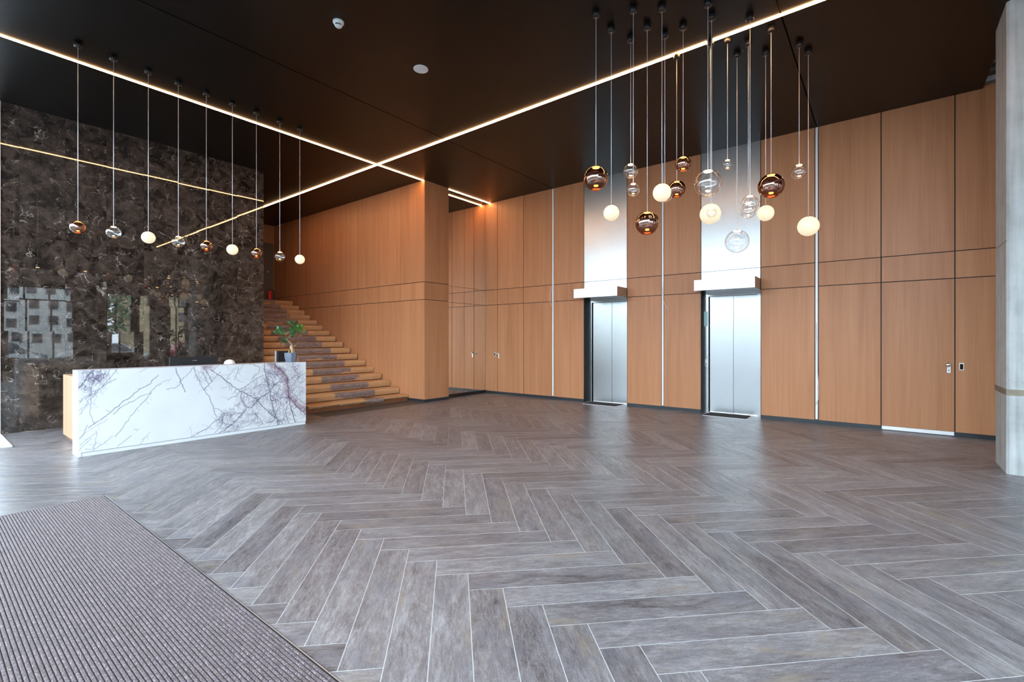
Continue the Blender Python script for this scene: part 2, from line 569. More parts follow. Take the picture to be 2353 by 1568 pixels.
def add_plank_uv(me, local=None):
    uvl = me.uv_layers.new(name='plank')
    for lp in me.loops:
        v = me.vertices[lp.vertex_index].co if local is None else local[lp.vertex_index]
        uvl.data[lp.index].uv = (v[0], v[1])

A0, B0 = 2.9925, -0.118           # measured corner of the herringbone
planks = []
for i in range(-12, 16):
    for k in range(-60, 60):
        av, bv = A0 + i * PL - k * PW, B0 + i * PL + k * PW
        planks.append((av - PL / 2, bv + PW / 2, 45.0))       # along the (1, 1) diagonal
        planks.append((av + PW / 2, bv + PL / 2, -45.0))      # along the (1, -1) diagonal
MATX0, MATX1, MATY0, MATY1 = -1.3, 1.142, 0.35, 5.755
cy_, sy_ = math.cos(R(YAW)), math.sin(R(YAW))
def view_area(cx, cy, ang):
    ca, sa = math.cos(R(ang)), math.sin(R(ang))
    poly = []
    for sx, sw in ((-1, -1), (1, -1), (1, 1), (-1, 1)):
        x = cx + ca * sx * PL / 2 - sa * sw * PW / 2
        y = cy + sa * sx * PL / 2 + ca * sw * PW / 2
        d = x * cy_ + y * sy_
        if d < 0.9:
            d = 0.9
        u = 1176.5 + 1090 * (x * sy_ - y * cy_) / d
        v = 779.2 + 1475 * 1.09 / d
        poly.append((min(max(u, 0), 2353), min(max(v, 0), 1568)))
    a = 0
    for q in range(4):
        a += poly[q][0] * poly[(q + 1) % 4][1] - poly[(q + 1) % 4][0] * poly[q][1]
    return abs(a) / 2
rows = []
for (a, b, ang) in planks:
    x, y = ab_to_xy(a, b)
    if not (FX - 0.1 < x < 10.25 and FY - 0.1 < y < M + 0.3):
        continue
    if x > SX + 0.4 and y > MY + 0.5:
        continue
    if x > 4.9 and y > 9.6:
        continue
    if MATX0 + 0.45 < x < MATX1 - 0.45 and MATY0 + 0.45 < y < MATY1 - 0.45:
        continue
    d = x * cy_ + y * sy_
    ar = view_area(x, y, ang) if d > 0.9 else 0
    if (x > 1.3 and x < 4.2 and y > 7.9):
        ar = 0
    rows.append((ar, x, y, ang))
rows.sort(key=lambda r: -r[0])
PM = plank_mesh('floor_plank')
for (ar, x, y, ang) in rows[:300]:
    o = link('floor_plank', PM, (x, y, 0), floor)
    o.rotation_euler = (0, 0, R(ang if random.random() < 0.5 else ang + 180))
vs, fs, loc = [], [], []
for (ar, x, y, ang) in rows[300:]:
    ca, sa = math.cos(R(ang)), math.sin(R(ang))
    o = len(vs)
    for v in PM.vertices:
        vx, vy, vz = v.co
        vs.append((x - 4 + ca * vx - sa * vy, y - 4 + sa * vx + ca * vy, vz))
        loc.append((vx, vy))
    fs += [tuple(i + o for i in f) for f in BOXF]
me = mesh_from('far_floor_planks', vs, fs, 'plank')
add_plank_uv(me, loc)
o = link('far_floor_planks', me, (4, 4, 0), floor)
o['kind'] = 'stuff'

# slate strip at the foot of the stairs
ss = empty('slate_strip', (6.0, 8.55, 0), 'strip of dark slate tiles on the floor at the foot of the stairs', 'floor tiles')
for x0, x1 in ((4.86, 5.66), (5.668, 6.47), (6.478, 7.30)):
    box('slate_tile', x0, x1, 8.30, 8.90, 0.0, 0.003, 'slate', ss)

# ------------------------------------------------------------------ ceiling
ceil_ = empty('ceiling', (4, 4, H), kind='structure')
for y0, y1 in ((-1.14, 0.913), (0.929, 6.362), (6.378, BY + 0.2)):
    box('ceiling_panel', FX - 0.2, D + 0.3, y0, y1, H, H + 0.06, 'ceiling', ceil_)
box('ceiling_deck', FX - 0.2, D + 0.3, -1.13, BY + 0.2, H + 0.06, H + 0.2, 'backing', ceil_)
box('ceiling_fascia', FX - 0.2, D + 0.3, -1.14, -1.11, H + 0.061, 6.0, 'ceiling', ceil_)
box('raised_soffit', FX - 0.2, D + 0.3, FY - 0.3, -1.0, 6.0, 6.2, 'concrete', ceil_)

# ------------------------------------------------------------------ lift wall (x = D)
wr = empty('wall_right', (D, 3, 0), kind='structure')
Z0, Z1, Z2 = 0.068, 2.392, 2.802
G = 0.007
def panel_col(parent, axis, face, lo, hi, ztop=H, gap=G, rows=None, skip_low=False, thick=0.018, zgap=0.0065):
    for (a, b) in (rows or ((Z0, Z1), (Z1, Z2), (Z2, ztop))):
        if skip_low and a == Z0:
            continue
        za = a + (zgap if a > Z0 else 0)
        zb = b - (zgap if b < ztop - 0.01 else 0)
        if axis == 'x':
            box('wood_panel', face, face + thick, lo + gap, hi - gap, za, zb, 'wood', parent)
        else:
            box('wood_panel', lo + gap, hi - gap, face, face + thick, za, zb, 'wood', parent)
chan = [(6.361, 6.411), (3.625, 3.671), (0.901, 0.948)]
cols = [(8.157, 8.586), (7.284, 8.157), (6.411, 7.284), (5.52, 6.361), (3.671, 4.445), (2.871, 3.625), (0.948, 1.801), (0.04, 0.901), (-0.84, 0.04)]
for lo, hi in cols:
    door_bay = (lo, hi) in ((7.284, 8.157), (-0.84, 0.04))
    panel_col(wr, 'x', D, lo, hi, skip_low=door_bay)
for lo, hi in ((-1.75, -0.84), (-2.65, -1.75), (-3.55, -2.65), (-4.5, -3.55)):
    panel_col(wr, 'x', D, lo, hi, ztop=5.215)
for lo, hi in ((5.52, 8.6), (2.871, 4.445), (-4.6, 1.801)):
    box('backing_board', D + 0.018, D + 0.30, lo, hi, 0.0, H if lo > -4 else 5.2, 'backing', wr)
    box('skirting_board', D + 0.004, D + 0.018, lo, hi, 0.0, Z0, 'skirting', wr)
for y0, y1 in chan:
    box('light_channel', D - 0.002, D + 0.017, y0 + 0.006, y1 - 0.006, Z0 + 0.01, H - 0.002, 'alu', wr)
# cables hanging out of the light channels
tube('loose_cable', [(D - 0.006, 6.395, 2.78), (D - 0.03, 6.44, 2.62), (D - 0.03, 6.45, 2.42), (D - 0.02, 6.40, 2.27), (D - 0.006, 6.38, 2.24)], 0.004, 'cord', wr, 6)
tube('loose_cable', [(D - 0.006, 3.65, 2.55), (D - 0.03, 3.63, 2.3), (D - 0.05, 3.56, 2.14), (D - 0.05, 3.50, 2.10)], 0.004, 'cord', wr, 6)
tube('loose_cable', [(D - 0.006, 0.93, 1.75), (D - 0.02, 0.925, 1.35), (D - 0.03, 0.91, 0.95), (D - 0.03, 0.893, 0.62), (D - 0.03, 0.90, 0.42), (D - 0.015, 0.935, 0.33)], 0.004, 'cord', wr, 6)
# exposed rails above the wall beyond the ceiling edge
box('bulkhead_board', D + 0.02, D + 0.2, FY, -1.11, 5.2, 6.0, 'tan_board', wr)
for z0, z1, dx, m_ in ((5.22, 5.245, 0.02, 'galv'), (5.25, 5.32, 0.01, 'white'), (5.38, 5.43, 0.0, 'galv'), (5.50, 5.53, 0.0, 'galv'), (5.59, 5.62, 0.0, 'galv'), (5.68, 5.71, 0.0, 'galv')):
    box('metal_rail', D - 0.02 + dx, D + 0.02, FY, -1.13, z0, z1, m_, wr)

def knob_set(parent, y, side):
    pl = box('handle_plate', D - 0.010, D, y - 0.022, y + 0.022, 0.955, 1.105, 'nickel', parent, 0.0045)
    kb = link('knob', lathe('knob', [(0.0, -0.062), (0.022, -0.060), (0.030, -0.048), (0.030, -0.036), (0.016, -0.026), (0.011, -0.0), (0.0, 0.0)], 'nickel', 20), (D - 0.010, y + side * 0.012, 1.083), pl)
    kb.rotation_euler = (0, R(90), 0)
    cyl = link('keyhole', lathe('keyhole', [(0.0, -0.003), (0.008, -0.003), (0.008, 0.0), (0.0, 0.0)], 'black', 14), (D - 0.0105, y, 1.0), pl)
    cyl.rotation_euler = (0, R(90), 0)
def reader(parent, y):
    r = box('card_reader', D - 0.012, D, y - 0.026, y + 0.026, 1.005, 1.115, 'white', parent, 0.004)
    box('reader_window', D - 0.0135, D - 0.011, y - 0.018, y + 0.018, 1.018, 1.098, 'black_gloss', r)

d1 = empty('door_1', (D, 7.72, 0), 'wood-veneered flush door with round knob beside the mirror', kind='structure')
box('door_leaf', D, D + 0.018, 7.284 + G, 8.157 - G, Z0, Z1 - G, 'wood', d1)
knob_set(d1, 8.105, 1)
d2 = empty('door_2', (D, -0.4, 0), 'wide wood-veneered flush door with white threshold strip near the concrete pillar', kind='structure')
box('door_leaf', D, D + 0.018, -0.84 + G, 0.04 - G, Z0 + 0.004, Z1 - G, 'wood', d2)
box('threshold_strip', D - 0.004, D + 0.017, -0.83, 0.03, 0.012, Z0, 'alu', d2)
knob_set(d2, -0.772, 1)
reader(wr, 8.246)
reader(wr, -0.912)

# ------------------------------------------------------------------ mirror wall, column, stair wall
wm = empty('wall_mirror', (8.96, MY, 0), kind='structure')
for x0, x1 in ((8.172, 8.926), (8.932, D - 0.003)):
    for z0, z1 in ((0.085, Z1), (Z1 + 0.006, Z2), (Z2 + 0.006, H - 0.002)):
        box('mirror_panel', x0, x1, MY, MY + 0.006, z0, z1, 'mirror', wm)
box('mirror_backing', 8.17, D + 0.02, MY + 0.006, MY + 0.2, 0, H, 'backing', wm)
box('mirror_skirting', 8.17, D, MY - 0.006, MY + 0.006, 0, 0.082, 'black', wm)

wc = empty('wall_column', (7.8, CY, 0), kind='structure')
box('column_core', SX + 0.018, 8.152, CY + 0.018, MY + 0.1, 0, H, 'backing', wc)
panel_col(wc, 'y', CY, SX, 8.17, gap=0.004)
box('column_skirting', SX + 0.012, 8.15, CY + 0.008, CY + 0.018, 0, Z0, 'skirting', wc)

ws = empty('wall_stair', (SX, 12, 0), kind='structure')
box('stair_wall_core', SX + 0.018, SX + 0.3, MY + 0.101, BY + 0.2, 0, H, 'backing', ws)
seams = [CY + 0.018, 9.245, 10.107, 10.993, 11.86, 12.725, 13.617, 14.45, 15.25, BY]
for y0, y1 in zip(seams[:-1], seams[1:]):
    panel_col(ws, 'x', SX, y0, y1, gap=0.0035)
box('stair_wall_skirting', SX + 0.008, SX + 0.018, CY + 0.018, 8.95, 0, Z0, 'skirting', ws)

wb = empty('wall_stair_head', (6.1, BY, 2.6), kind='structure')
box('head_wall', 4.6, SX + 0.3, BY, BY + 0.2, 0, H, 'wood', wb)
d3 = empty('door_3', (6.9, BY, 2.62), 'grey-brown door at the head of the stairs', kind='structure')
box('door_leaf', 6.42, 7.36, BY - 0.03, BY, 2.60, 4.57, 'grey_door', d3)
tube('lever_handle', [(7.25, BY - 0.03, 3.63), (7.25, BY - 0.09, 3.63), (7.11, BY - 0.09, 3.63)], 0.011, 'nickel', d3)

# ------------------------------------------------------------------ dark marble wall
wl = empty('wall_left', (2.8, M, 0), kind='structure')
box('marble_wall_core', 0.88, 4.84, M + 0.022, M + 0.2, 0, H, 'backing', wl)
xs = [0.88, 1.09, 1.625, 2.16, 2.695, 3.23, 3.765, 4.30, 4.84]
zs = [0.0, 0.09, 0.592, 1.096, 1.60, 2.10, 2.604, 3.108, 3.612, 4.116, 4.62, H]
zs = [0.0, 0.592, 1.096, 1.60, 2.10, 2.604, 3.108, 3.612, 4.116, 4.62, H]
rt = random.Random(3)
for x0, x1 in zip(xs[:-1], xs[1:]):
    for z0, z1 in zip(zs[:-1], zs[1:]):
        o = box('marble_tile', x0 + 0.0006, x1 - 0.0006, M, M + 0.02, z0 + 0.0006, z1 - 0.0006, 'marble_dark', wl)
        o.rotation_euler = (R(rt.uniform(-0.12, 0.12)), 0, R(rt.uniform(-0.13, 0.13)))
wi = box('wall_stair_inner', 4.62, 4.80, M + 0.2, BY, 0, H, 'darkwall')
tag(wi, kind='structure')
# white frame post and sill at the left end of the marble
tr = empty('trim_1', (0.84, M, 0), kind='structure')
box('white_post', 0.80, 0.885, M - 0.03, M + 0.1, 0.0, H, 'alu', tr)
box('floor_plate', 0.05, 0.885, 9.34, M - 0.03, 0.0, 0.02, 'offwhite', tr, 0.003)

# ------------------------------------------------------------------ concrete pillar
pil = empty('pillar', (7.73, -1.4, 0), kind='structure')
def pillar_mesh():
    x0, x1, y0, y1, c = 7.40, 8.06, -1.85, -1.05, 0.022
    ring = [(x0 + c, y0), (x1 - c, y0), (x1, y0 + c), (x1, y1 - c), (x1 - c, y1), (x0 + c, y1), (x0, y1 - c), (x0, y0 + c)]
    out = []
    for z0, z1 in ((0.0, 2.545), (2.555, 6.0)):
        vs = [(x - 7.73, y + 1.4, z0) for x, y in ring] + [(x - 7.73, y + 1.4, z1) for x, y in ring]
        fs = [tuple(range(8))[::-1], tuple(range(8, 16))] + [(i, (i + 1) % 8, (i + 1) % 8 + 8, i + 8) for i in range(8)]
        out.append(mesh_from('pillar_lift', vs, fs, 'concrete'))
    return out
for me in pillar_mesh():
    link('pour_section', me, (7.73, -1.4, 0), pil)
box('pour_joint', 7.406, 8.054, -1.844, -1.056, 2.545, 2.555, 'concrete', pil)
MT['band_stain'] = plain('brown_tape', (0.19, 0.155, 0.11), 0.7, var=0.35)
bandm = boxes_mesh('tape_band', [(-0.334, -0.328, -0.45, 0.35, 0.86, 0.925), (-0.332, 0.332, 0.345, 0.3535, 0.86, 0.925)], 'band_stain')
link('tape_band', bandm, (7.73, -1.4, 0), pil)

# ------------------------------------------------------------------ glazed front (x = FX) and window wall behind (y = FY)
def window(n, axis, face, lo, hi, z0, z1, mull, trans, depth=0.09, fw=0.05):
    e = empty('window_%d' % n, (face, (lo + hi) / 2, z0) if axis == 'x' else ((lo + hi) / 2, face, z0), kind='structure')
    c = wloc(e)
    def bx(a0, a1, q0, q1):
        return (-depth, 0, a0 - c.y, a1 - c.y, q0 - z0, q1 - z0) if axis == 'x' else (a0 - c.x, a1 - c.x, -depth, 0, q0 - z0, q1 - z0)
    fr = [bx(lo, lo + fw, z0, z1), bx(hi - fw, hi, z0, z1), bx(lo + fw, hi - fw, z0, z0 + fw), bx(lo + fw, hi - fw, z1 - fw, z1)]
    link('window_frame', boxes_mesh('window_frame', fr, 'mullion'), c, e)
    ml = [lo + fw] + list(mull) + [hi - fw]
    for m_ in mull:
        b = bx(m_ - fw / 2, m_ + fw / 2, z0 + fw, z1 - fw)
        link('mullion', boxes_mesh('mullion', [b], 'mullion'), c, e)
    for t in trans:
        b = bx(lo + fw, hi - fw, t - 0.025, t + 0.025)
        link('transom', boxes_mesh('transom', [b], 'mullion'), c, e)
    p = bx(lo + fw, hi - fw, z0 + fw, z1 - fw)
    p = (-depth / 2 - 0.004, -depth / 2 + 0.004) + p[2:] if axis == 'x' else p[:2] + (-depth / 2 - 0.004, -depth / 2 + 0.004) + p[4:]
    link('pane', boxes_mesh('pane', [p], 'pane'), c, e)
wn = 1
ys = [FY + i * (M - FY) / 10 for i in range(11)]
for y0, y1 in zip(ys[:-1], ys[1:]):
    window(wn, 'x', FX, y0, y1, 0.0, H - 0.02 if y1 > -1.3 else 5.98, [], [2.5] if y1 > -1.3 else [2.5, 5.1])
    wn += 1
window(wn, 'y', M + 0.1, FX, 0.80, 0.0, H - 0.02, [-0.4], [2.5])
wn += 1
open_ = [(-1.4, 1.9, (0.2,)), (2.24, 4.20, (2.82, 3.52)), (5.27, 6.16, (5.6,)), (6.38, 6.72, ()), (7.40, 8.16, (7.68, 7.83))]
for lo, hi, mu in open_:
    window(wn, 'y', FY, lo, hi, 0.70, 3.5, mu, [2.98] if lo < 5 or lo > 7 else [2.98])
    wn += 1
wk = empty('wall_behind', (4, FY, 0), kind='structure')
pieces = [(FX - 0.2, D + 0.3, FY - 0.25, FY, 0, 0.70), (FX - 0.2, D + 0.3, FY - 0.25, FY, 3.5, 6.1)]
edges = [FX - 0.2] + [v for lo, hi, mu in open_ for v in (lo, hi)] + [D + 0.3]
for a, b in zip(edges[0::2], edges[1::2]):
    pieces.append((a, b, FY - 0.25, FY, 0.70, 3.5))
link('wall_body', boxes_mesh('wall_body', [(a - 4, b - 4, c - FY, d - FY, e, f) for a, b, c, d, e, f in pieces], 'darkwall'), (4, FY, 0), wk)
wf = box('wall_front_head', FX - 0.2, FX, -1.45, -1.11, H - 0.02, 6.0, 'darkwall')
tag(wf, kind='structure')

# ================================================================== THINGS
# ------------------------------------------------------------------ light lines in the ceiling
def led(name, x0, x1, y0, y1, label, drop=0.006):
    o = box(name, x0, x1, y0, y1, H - drop, H - 0.0005, 'led')
    return tag(o, label, 'light strip', 'warm light lines recessed in the ceiling')
led('light_line', FX + 0.1, SX, 8.396, 8.444, 'glowing light line across the ceiling above the reception desk, ending at the stair wall')
led('light_line', 8.17, D, 8.396, 8.444, 'short glowing light line on the ceiling between the column and the lift wall')
led('light_line', 6.096, 6.144, -1.10, 13.7, 'long glowing light line on the ceiling running from the pendant cluster to the stairs', 0.0075)

# ------------------------------------------------------------------ lifts
def lift(y0, y1, leaf_a, leaf_b, label, hoodlabel, indicator):
    XF = 9.95
    e = empty('elevator', (D, (y0 + y1) / 2, 0), label, 'elevator', 'lifts in the panelled wall')
    box('clad_panel', D, D + 0.01, y0 + 0.006, y1 - 0.006, Z2 + 0.004, H, 'steel', e)
    box('clad_panel', D, D + 0.01, y0 + 0.006, y1 - 0.006, 2.40, Z2 - 0.004, 'steel', e)
    box('dark_jamb', D + 0.002, XF, y1 - 0.002, y1 + 0.012, 0, 2.40, 'backing', e)
    box('dark_jamb', D + 0.002, XF, y0 - 0.012, y0 + 0.002, 0, 2.40, 'backing', e)
    box('recess_soffit', D + 0.01, XF + 0.02, y0, y1, 2.395, 2.44, 'steel', e)
    fl, fr = leaf_a[1] + 0.02, leaf_b[0]
    box('door_frame_side', XF - 0.02, XF + 0.04, fl, y1, 0, 2.42, 'steel', e)
    box('door_frame_side', XF - 0.02, XF + 0.04, y0, fr, 0, 2.42, 'steel', e)
    box('door_frame_head', XF - 0.02, XF + 0.04, fr, fl, 2.325, 2.42, 'steel', e)
    box('door_shadow_gap', XF + 0.055, XF + 0.07, fr, fl, 0, 2.325, 'backing', e)
    box('door_leaf', XF + 0.02, XF + 0.05, leaf_a[0] + 0.003, leaf_a[1], 0.012, 2.318, 'steel', e)
    box('door_leaf', XF + 0.03, XF + 0.055, leaf_b[0], leaf_b[1] - 0.001, 0.012, 2.318, 'steel', e)
    box('door_sill', XF - 0.03, XF + 0.055, fr, fl, 0.0, 0.012, 'nickel', e)
    box('shaft_back', XF + 0.071, XF + 0.2, y0 - 0.1, y1 + 0.1, 0, H, 'backing', e)
    box('shaft_top', D + 0.012, XF + 0.07, y0 - 0.02, y1 + 0.02, 2.441, H, 'backing', e)
    hood = box('canopy_hood', 9.27, D - 0.001, y0, y1 - 0.012, 2.390, 2.596, 'steel', e, 0.003)
    hood['label'] = hoodlabel
    if indicator:
        box('floor_indicator', XF - 0.026, XF - 0.02, 2.79, 2.862, 1.73, 2.03, 'teal', e)
        bt = box('call_button_plate', XF - 0.025, XF - 0.02, 2.80, 2.845, 0.93, 1.07, 'nickel', e)
        b = link('call_button', lathe('call_button', [(0, -0.006), (0.011, -0.006), (0.012, 0.0), (0, 0)], 'white', 16), (XF - 0.025, 2.822, 1.03), bt)
        b.rotation_euler = (0, R(90), 0)
        b = link('key_switch', lathe('key_switch', [(0, -0.004), (0.009, -0.004), (0.010, 0.0), (0, 0)], 'black', 16), (XF - 0.025, 2.822, 0.97), bt)
        b.rotation_euler = (0, R(90), 0)
    return e
lift(4.445, 5.52, (4.913, 5.39), (4.46, 4.913), 'steel lift with wide centre joint, the one nearer the mirror and stairs', 'projecting steel hood over the doors', False)
lift(1.801, 2.871, (2.32, 2.757), (1.885, 2.32), 'steel lift with pale teal floor display on its frame, nearer the concrete pillar', 'projecting steel hood over the doors', True)
for y0, y1, lab in ((4.60, 5.375, 'small dark mat lying before the lift nearer the mirror'), (1.99, 2.745, 'small dark mat lying before the lift nearer the concrete pillar')):
    e = empty('lift_mat', (9.7, (y0 + y1) / 2, 0), lab, 'mat', 'dark mats before the lifts')
    box('mat_pad', 9.475, 9.92, y0, y1, 0.0, 0.012, 'matdark', e, 0.003)
    box('mat_edge', 9.465, 9.475, y0 - 0.012, y1 + 0.012, 0, 0.006, 'alu', e)
    box('mat_edge', 9.475, 9.92, y0 - 0.012, y0, 0, 0.006, 'alu', e)
    box('mat_edge', 9.475, 9.92, y1, y1 + 0.012, 0, 0.006, 'alu', e)

# ------------------------------------------------------------------ stairs wrapped in kraft paper and film
st = empty('staircase', (6.1, 8.95, 0), 'wide timber staircase wrapped in kraft paper and brown film, climbing behind the marble wall', 'stairs')
RUN, RISE, Y1, T1 = 0.341, 0.1561, 8.965, 0.137
SXL, SXR = 4.86, SX - 0.004
NS = 17
rs = random.Random(11)
def drape(name, k, xa, xb, yk, zk, off, hang, mat, parent, nx, jag, lift_, tread=RUN):
    """paper over one tread and its riser: profile from back of the tread over the rounded nosing and down"""
    hh = hang / 0.12 if hang < 0.08 else 1.0
    prof = [(tread - 0.004, 0.0), (tread * 0.6, 0.001), (tread * 0.2, 0.0), (0.02, 0.001), (-0.006, -0.001), (-0.026, -0.007), (-0.042, -0.024 * hh), (-0.046, -0.048 * hh), (-0.036, -0.080 * hh), (-0.020, -hang)]
    if mat == 'wrap':
        prof = prof[3:]
    vs, fs = [], []
    n = len(prof)
    sh = 3 if mat == 'wrap' else 0
    ph = rs.uniform(0, 6)
    for i in range(nx + 1):
        t = i / nx
        x = xa + (xb - xa) * t
        wob = lift_ * (math.sin(t * 7 + ph) + 0.5 * math.sin(t * 17 + 2 * ph))
        jj = rs.uniform(-jag, jag)
        for q_, (py, pz) in enumerate(prof):
            q = q_ + sh
            front = max(0.0, (q - 3) / (n + sh - 4))
            y = yk + py - off * (1 if q > 3 else 0.3) + (wob * front * 0.6) + rs.uniform(-1, 1) * lift_ * 0.25 * front
            z = zk + 0.003 + pz + off * (1 if q < 5 else 0) + max(0, wob) * (0.25 if 3 <= q <= 6 else 0) + (jj if q_ == n - 1 else 0)
            vs.append((x - 6.1, y - yk, z - zk))
    for i in range(nx):
        for q in range(n - 1):
            fs.append((i * n + q, i * n + q + 1, (i + 1) * n + q + 1, (i + 1) * n + q))
    return link(name, mesh_from(name, vs, fs, mat, True), (6.1, yk, zk), parent)
for k in range(NS):
    yk, zk = Y1 + k * RUN, T1 + k * RISE
    yb = BY - 0.03 if k == NS - 1 else yk + RUN
    stp = box('step', SXL, SXR, yk, yb, zk - RISE if k else 0.0, zk, 'wood_step', st)
    if k > 0:
        box('step_fill', SXL, SXR, yk + 0.002, BY, 0.0 if k == 1 else zk - 2 * RISE, zk - RISE, 'wood_step', stp) if False else None
    if k == 0:
        drape('paper_cover', k, SXL + 0.02, 5.62, yk, zk, 0.004, 0.052, 'kraft', stp, 18, 0.006, 0.010)
        drape('paper_cover', k, 5.55, 6.3, yk, zk, 0.007, 0.062, 'kraft', stp, 18, 0.006, 0.008)
        drape('paper_cover', k, 6.55, SXR - 0.02, yk, zk, 0.004, 0.050, 'kraft', stp, 18, 0.005, 0.006)
        drape('film_strip', k, 6.18, 6.68, yk, zk, 0.012, 0.10, 'wrap', stp, 18, 0.02, 0.020)
    else:
        drape('paper_cover', k, SXL, SXR - 0.012 - rs.uniform(0, 0.03), yk, zk, 0.003, RISE - 0.026, 'kraft', stp, 26, 0.003, 0.005)
        sx = 5.68 + rs.uniform(-0.05, 0.06) + 0.01 * k
        drape('film_strip', k, sx, sx + 0.98 + rs.uniform(-0.03, 0.04), yk, zk, 0.0085, RISE - 0.036, 'wrap', stp, 22, 0.006, 0.006)
# solid body under the steps
vs = [(SXL - 6.1, Y1 + RUN - 8.95, 0), (SXL - 6.1, BY - 8.95, 0)]
body = []
for k in range(1, NS):
    body.append((SXL - 6.1, SXR - 6.1, Y1 + k * RUN - 8.95, BY - 0.03 - 8.95, T1 + (k - 2) * RISE if k > 1 else 0.0, T1 + (k - 1) * RISE))
link('stair_body', boxes_mesh('stair_body', body, 'wood_step'), (6.1, 8.95, 0), st)

fe = empty('fire_extinguisher', (7.10, 15.35, T1 + 16 * RISE + 0.0), 'red fire extinguisher standing at the head of the stairs', 'fire extinguisher')
fz = T1 + 16 * RISE + 0.004
link('cylinder_body', lathe('cylinder_body', [(0, 0), (0.068, 0), (0.07, 0.01), (0.07, 0.30), (0.055, 0.35), (0.025, 0.375), (0.02, 0.39), (0, 0.39)], 'red', 28), (7.10, 15.35, fz), fe)
box('valve', 7.075, 7.125, 15.335, 15.365, fz + 0.385, fz + 0.43, 'black', fe, 0.004)
tube('hose', [(7.12, 15.35, fz + 0.41), (7.21, 15.35, fz + 0.40), (7.24, 15.35, fz + 0.28), (7.22, 15.35, fz + 0.08)], 0.012, 'black', fe)

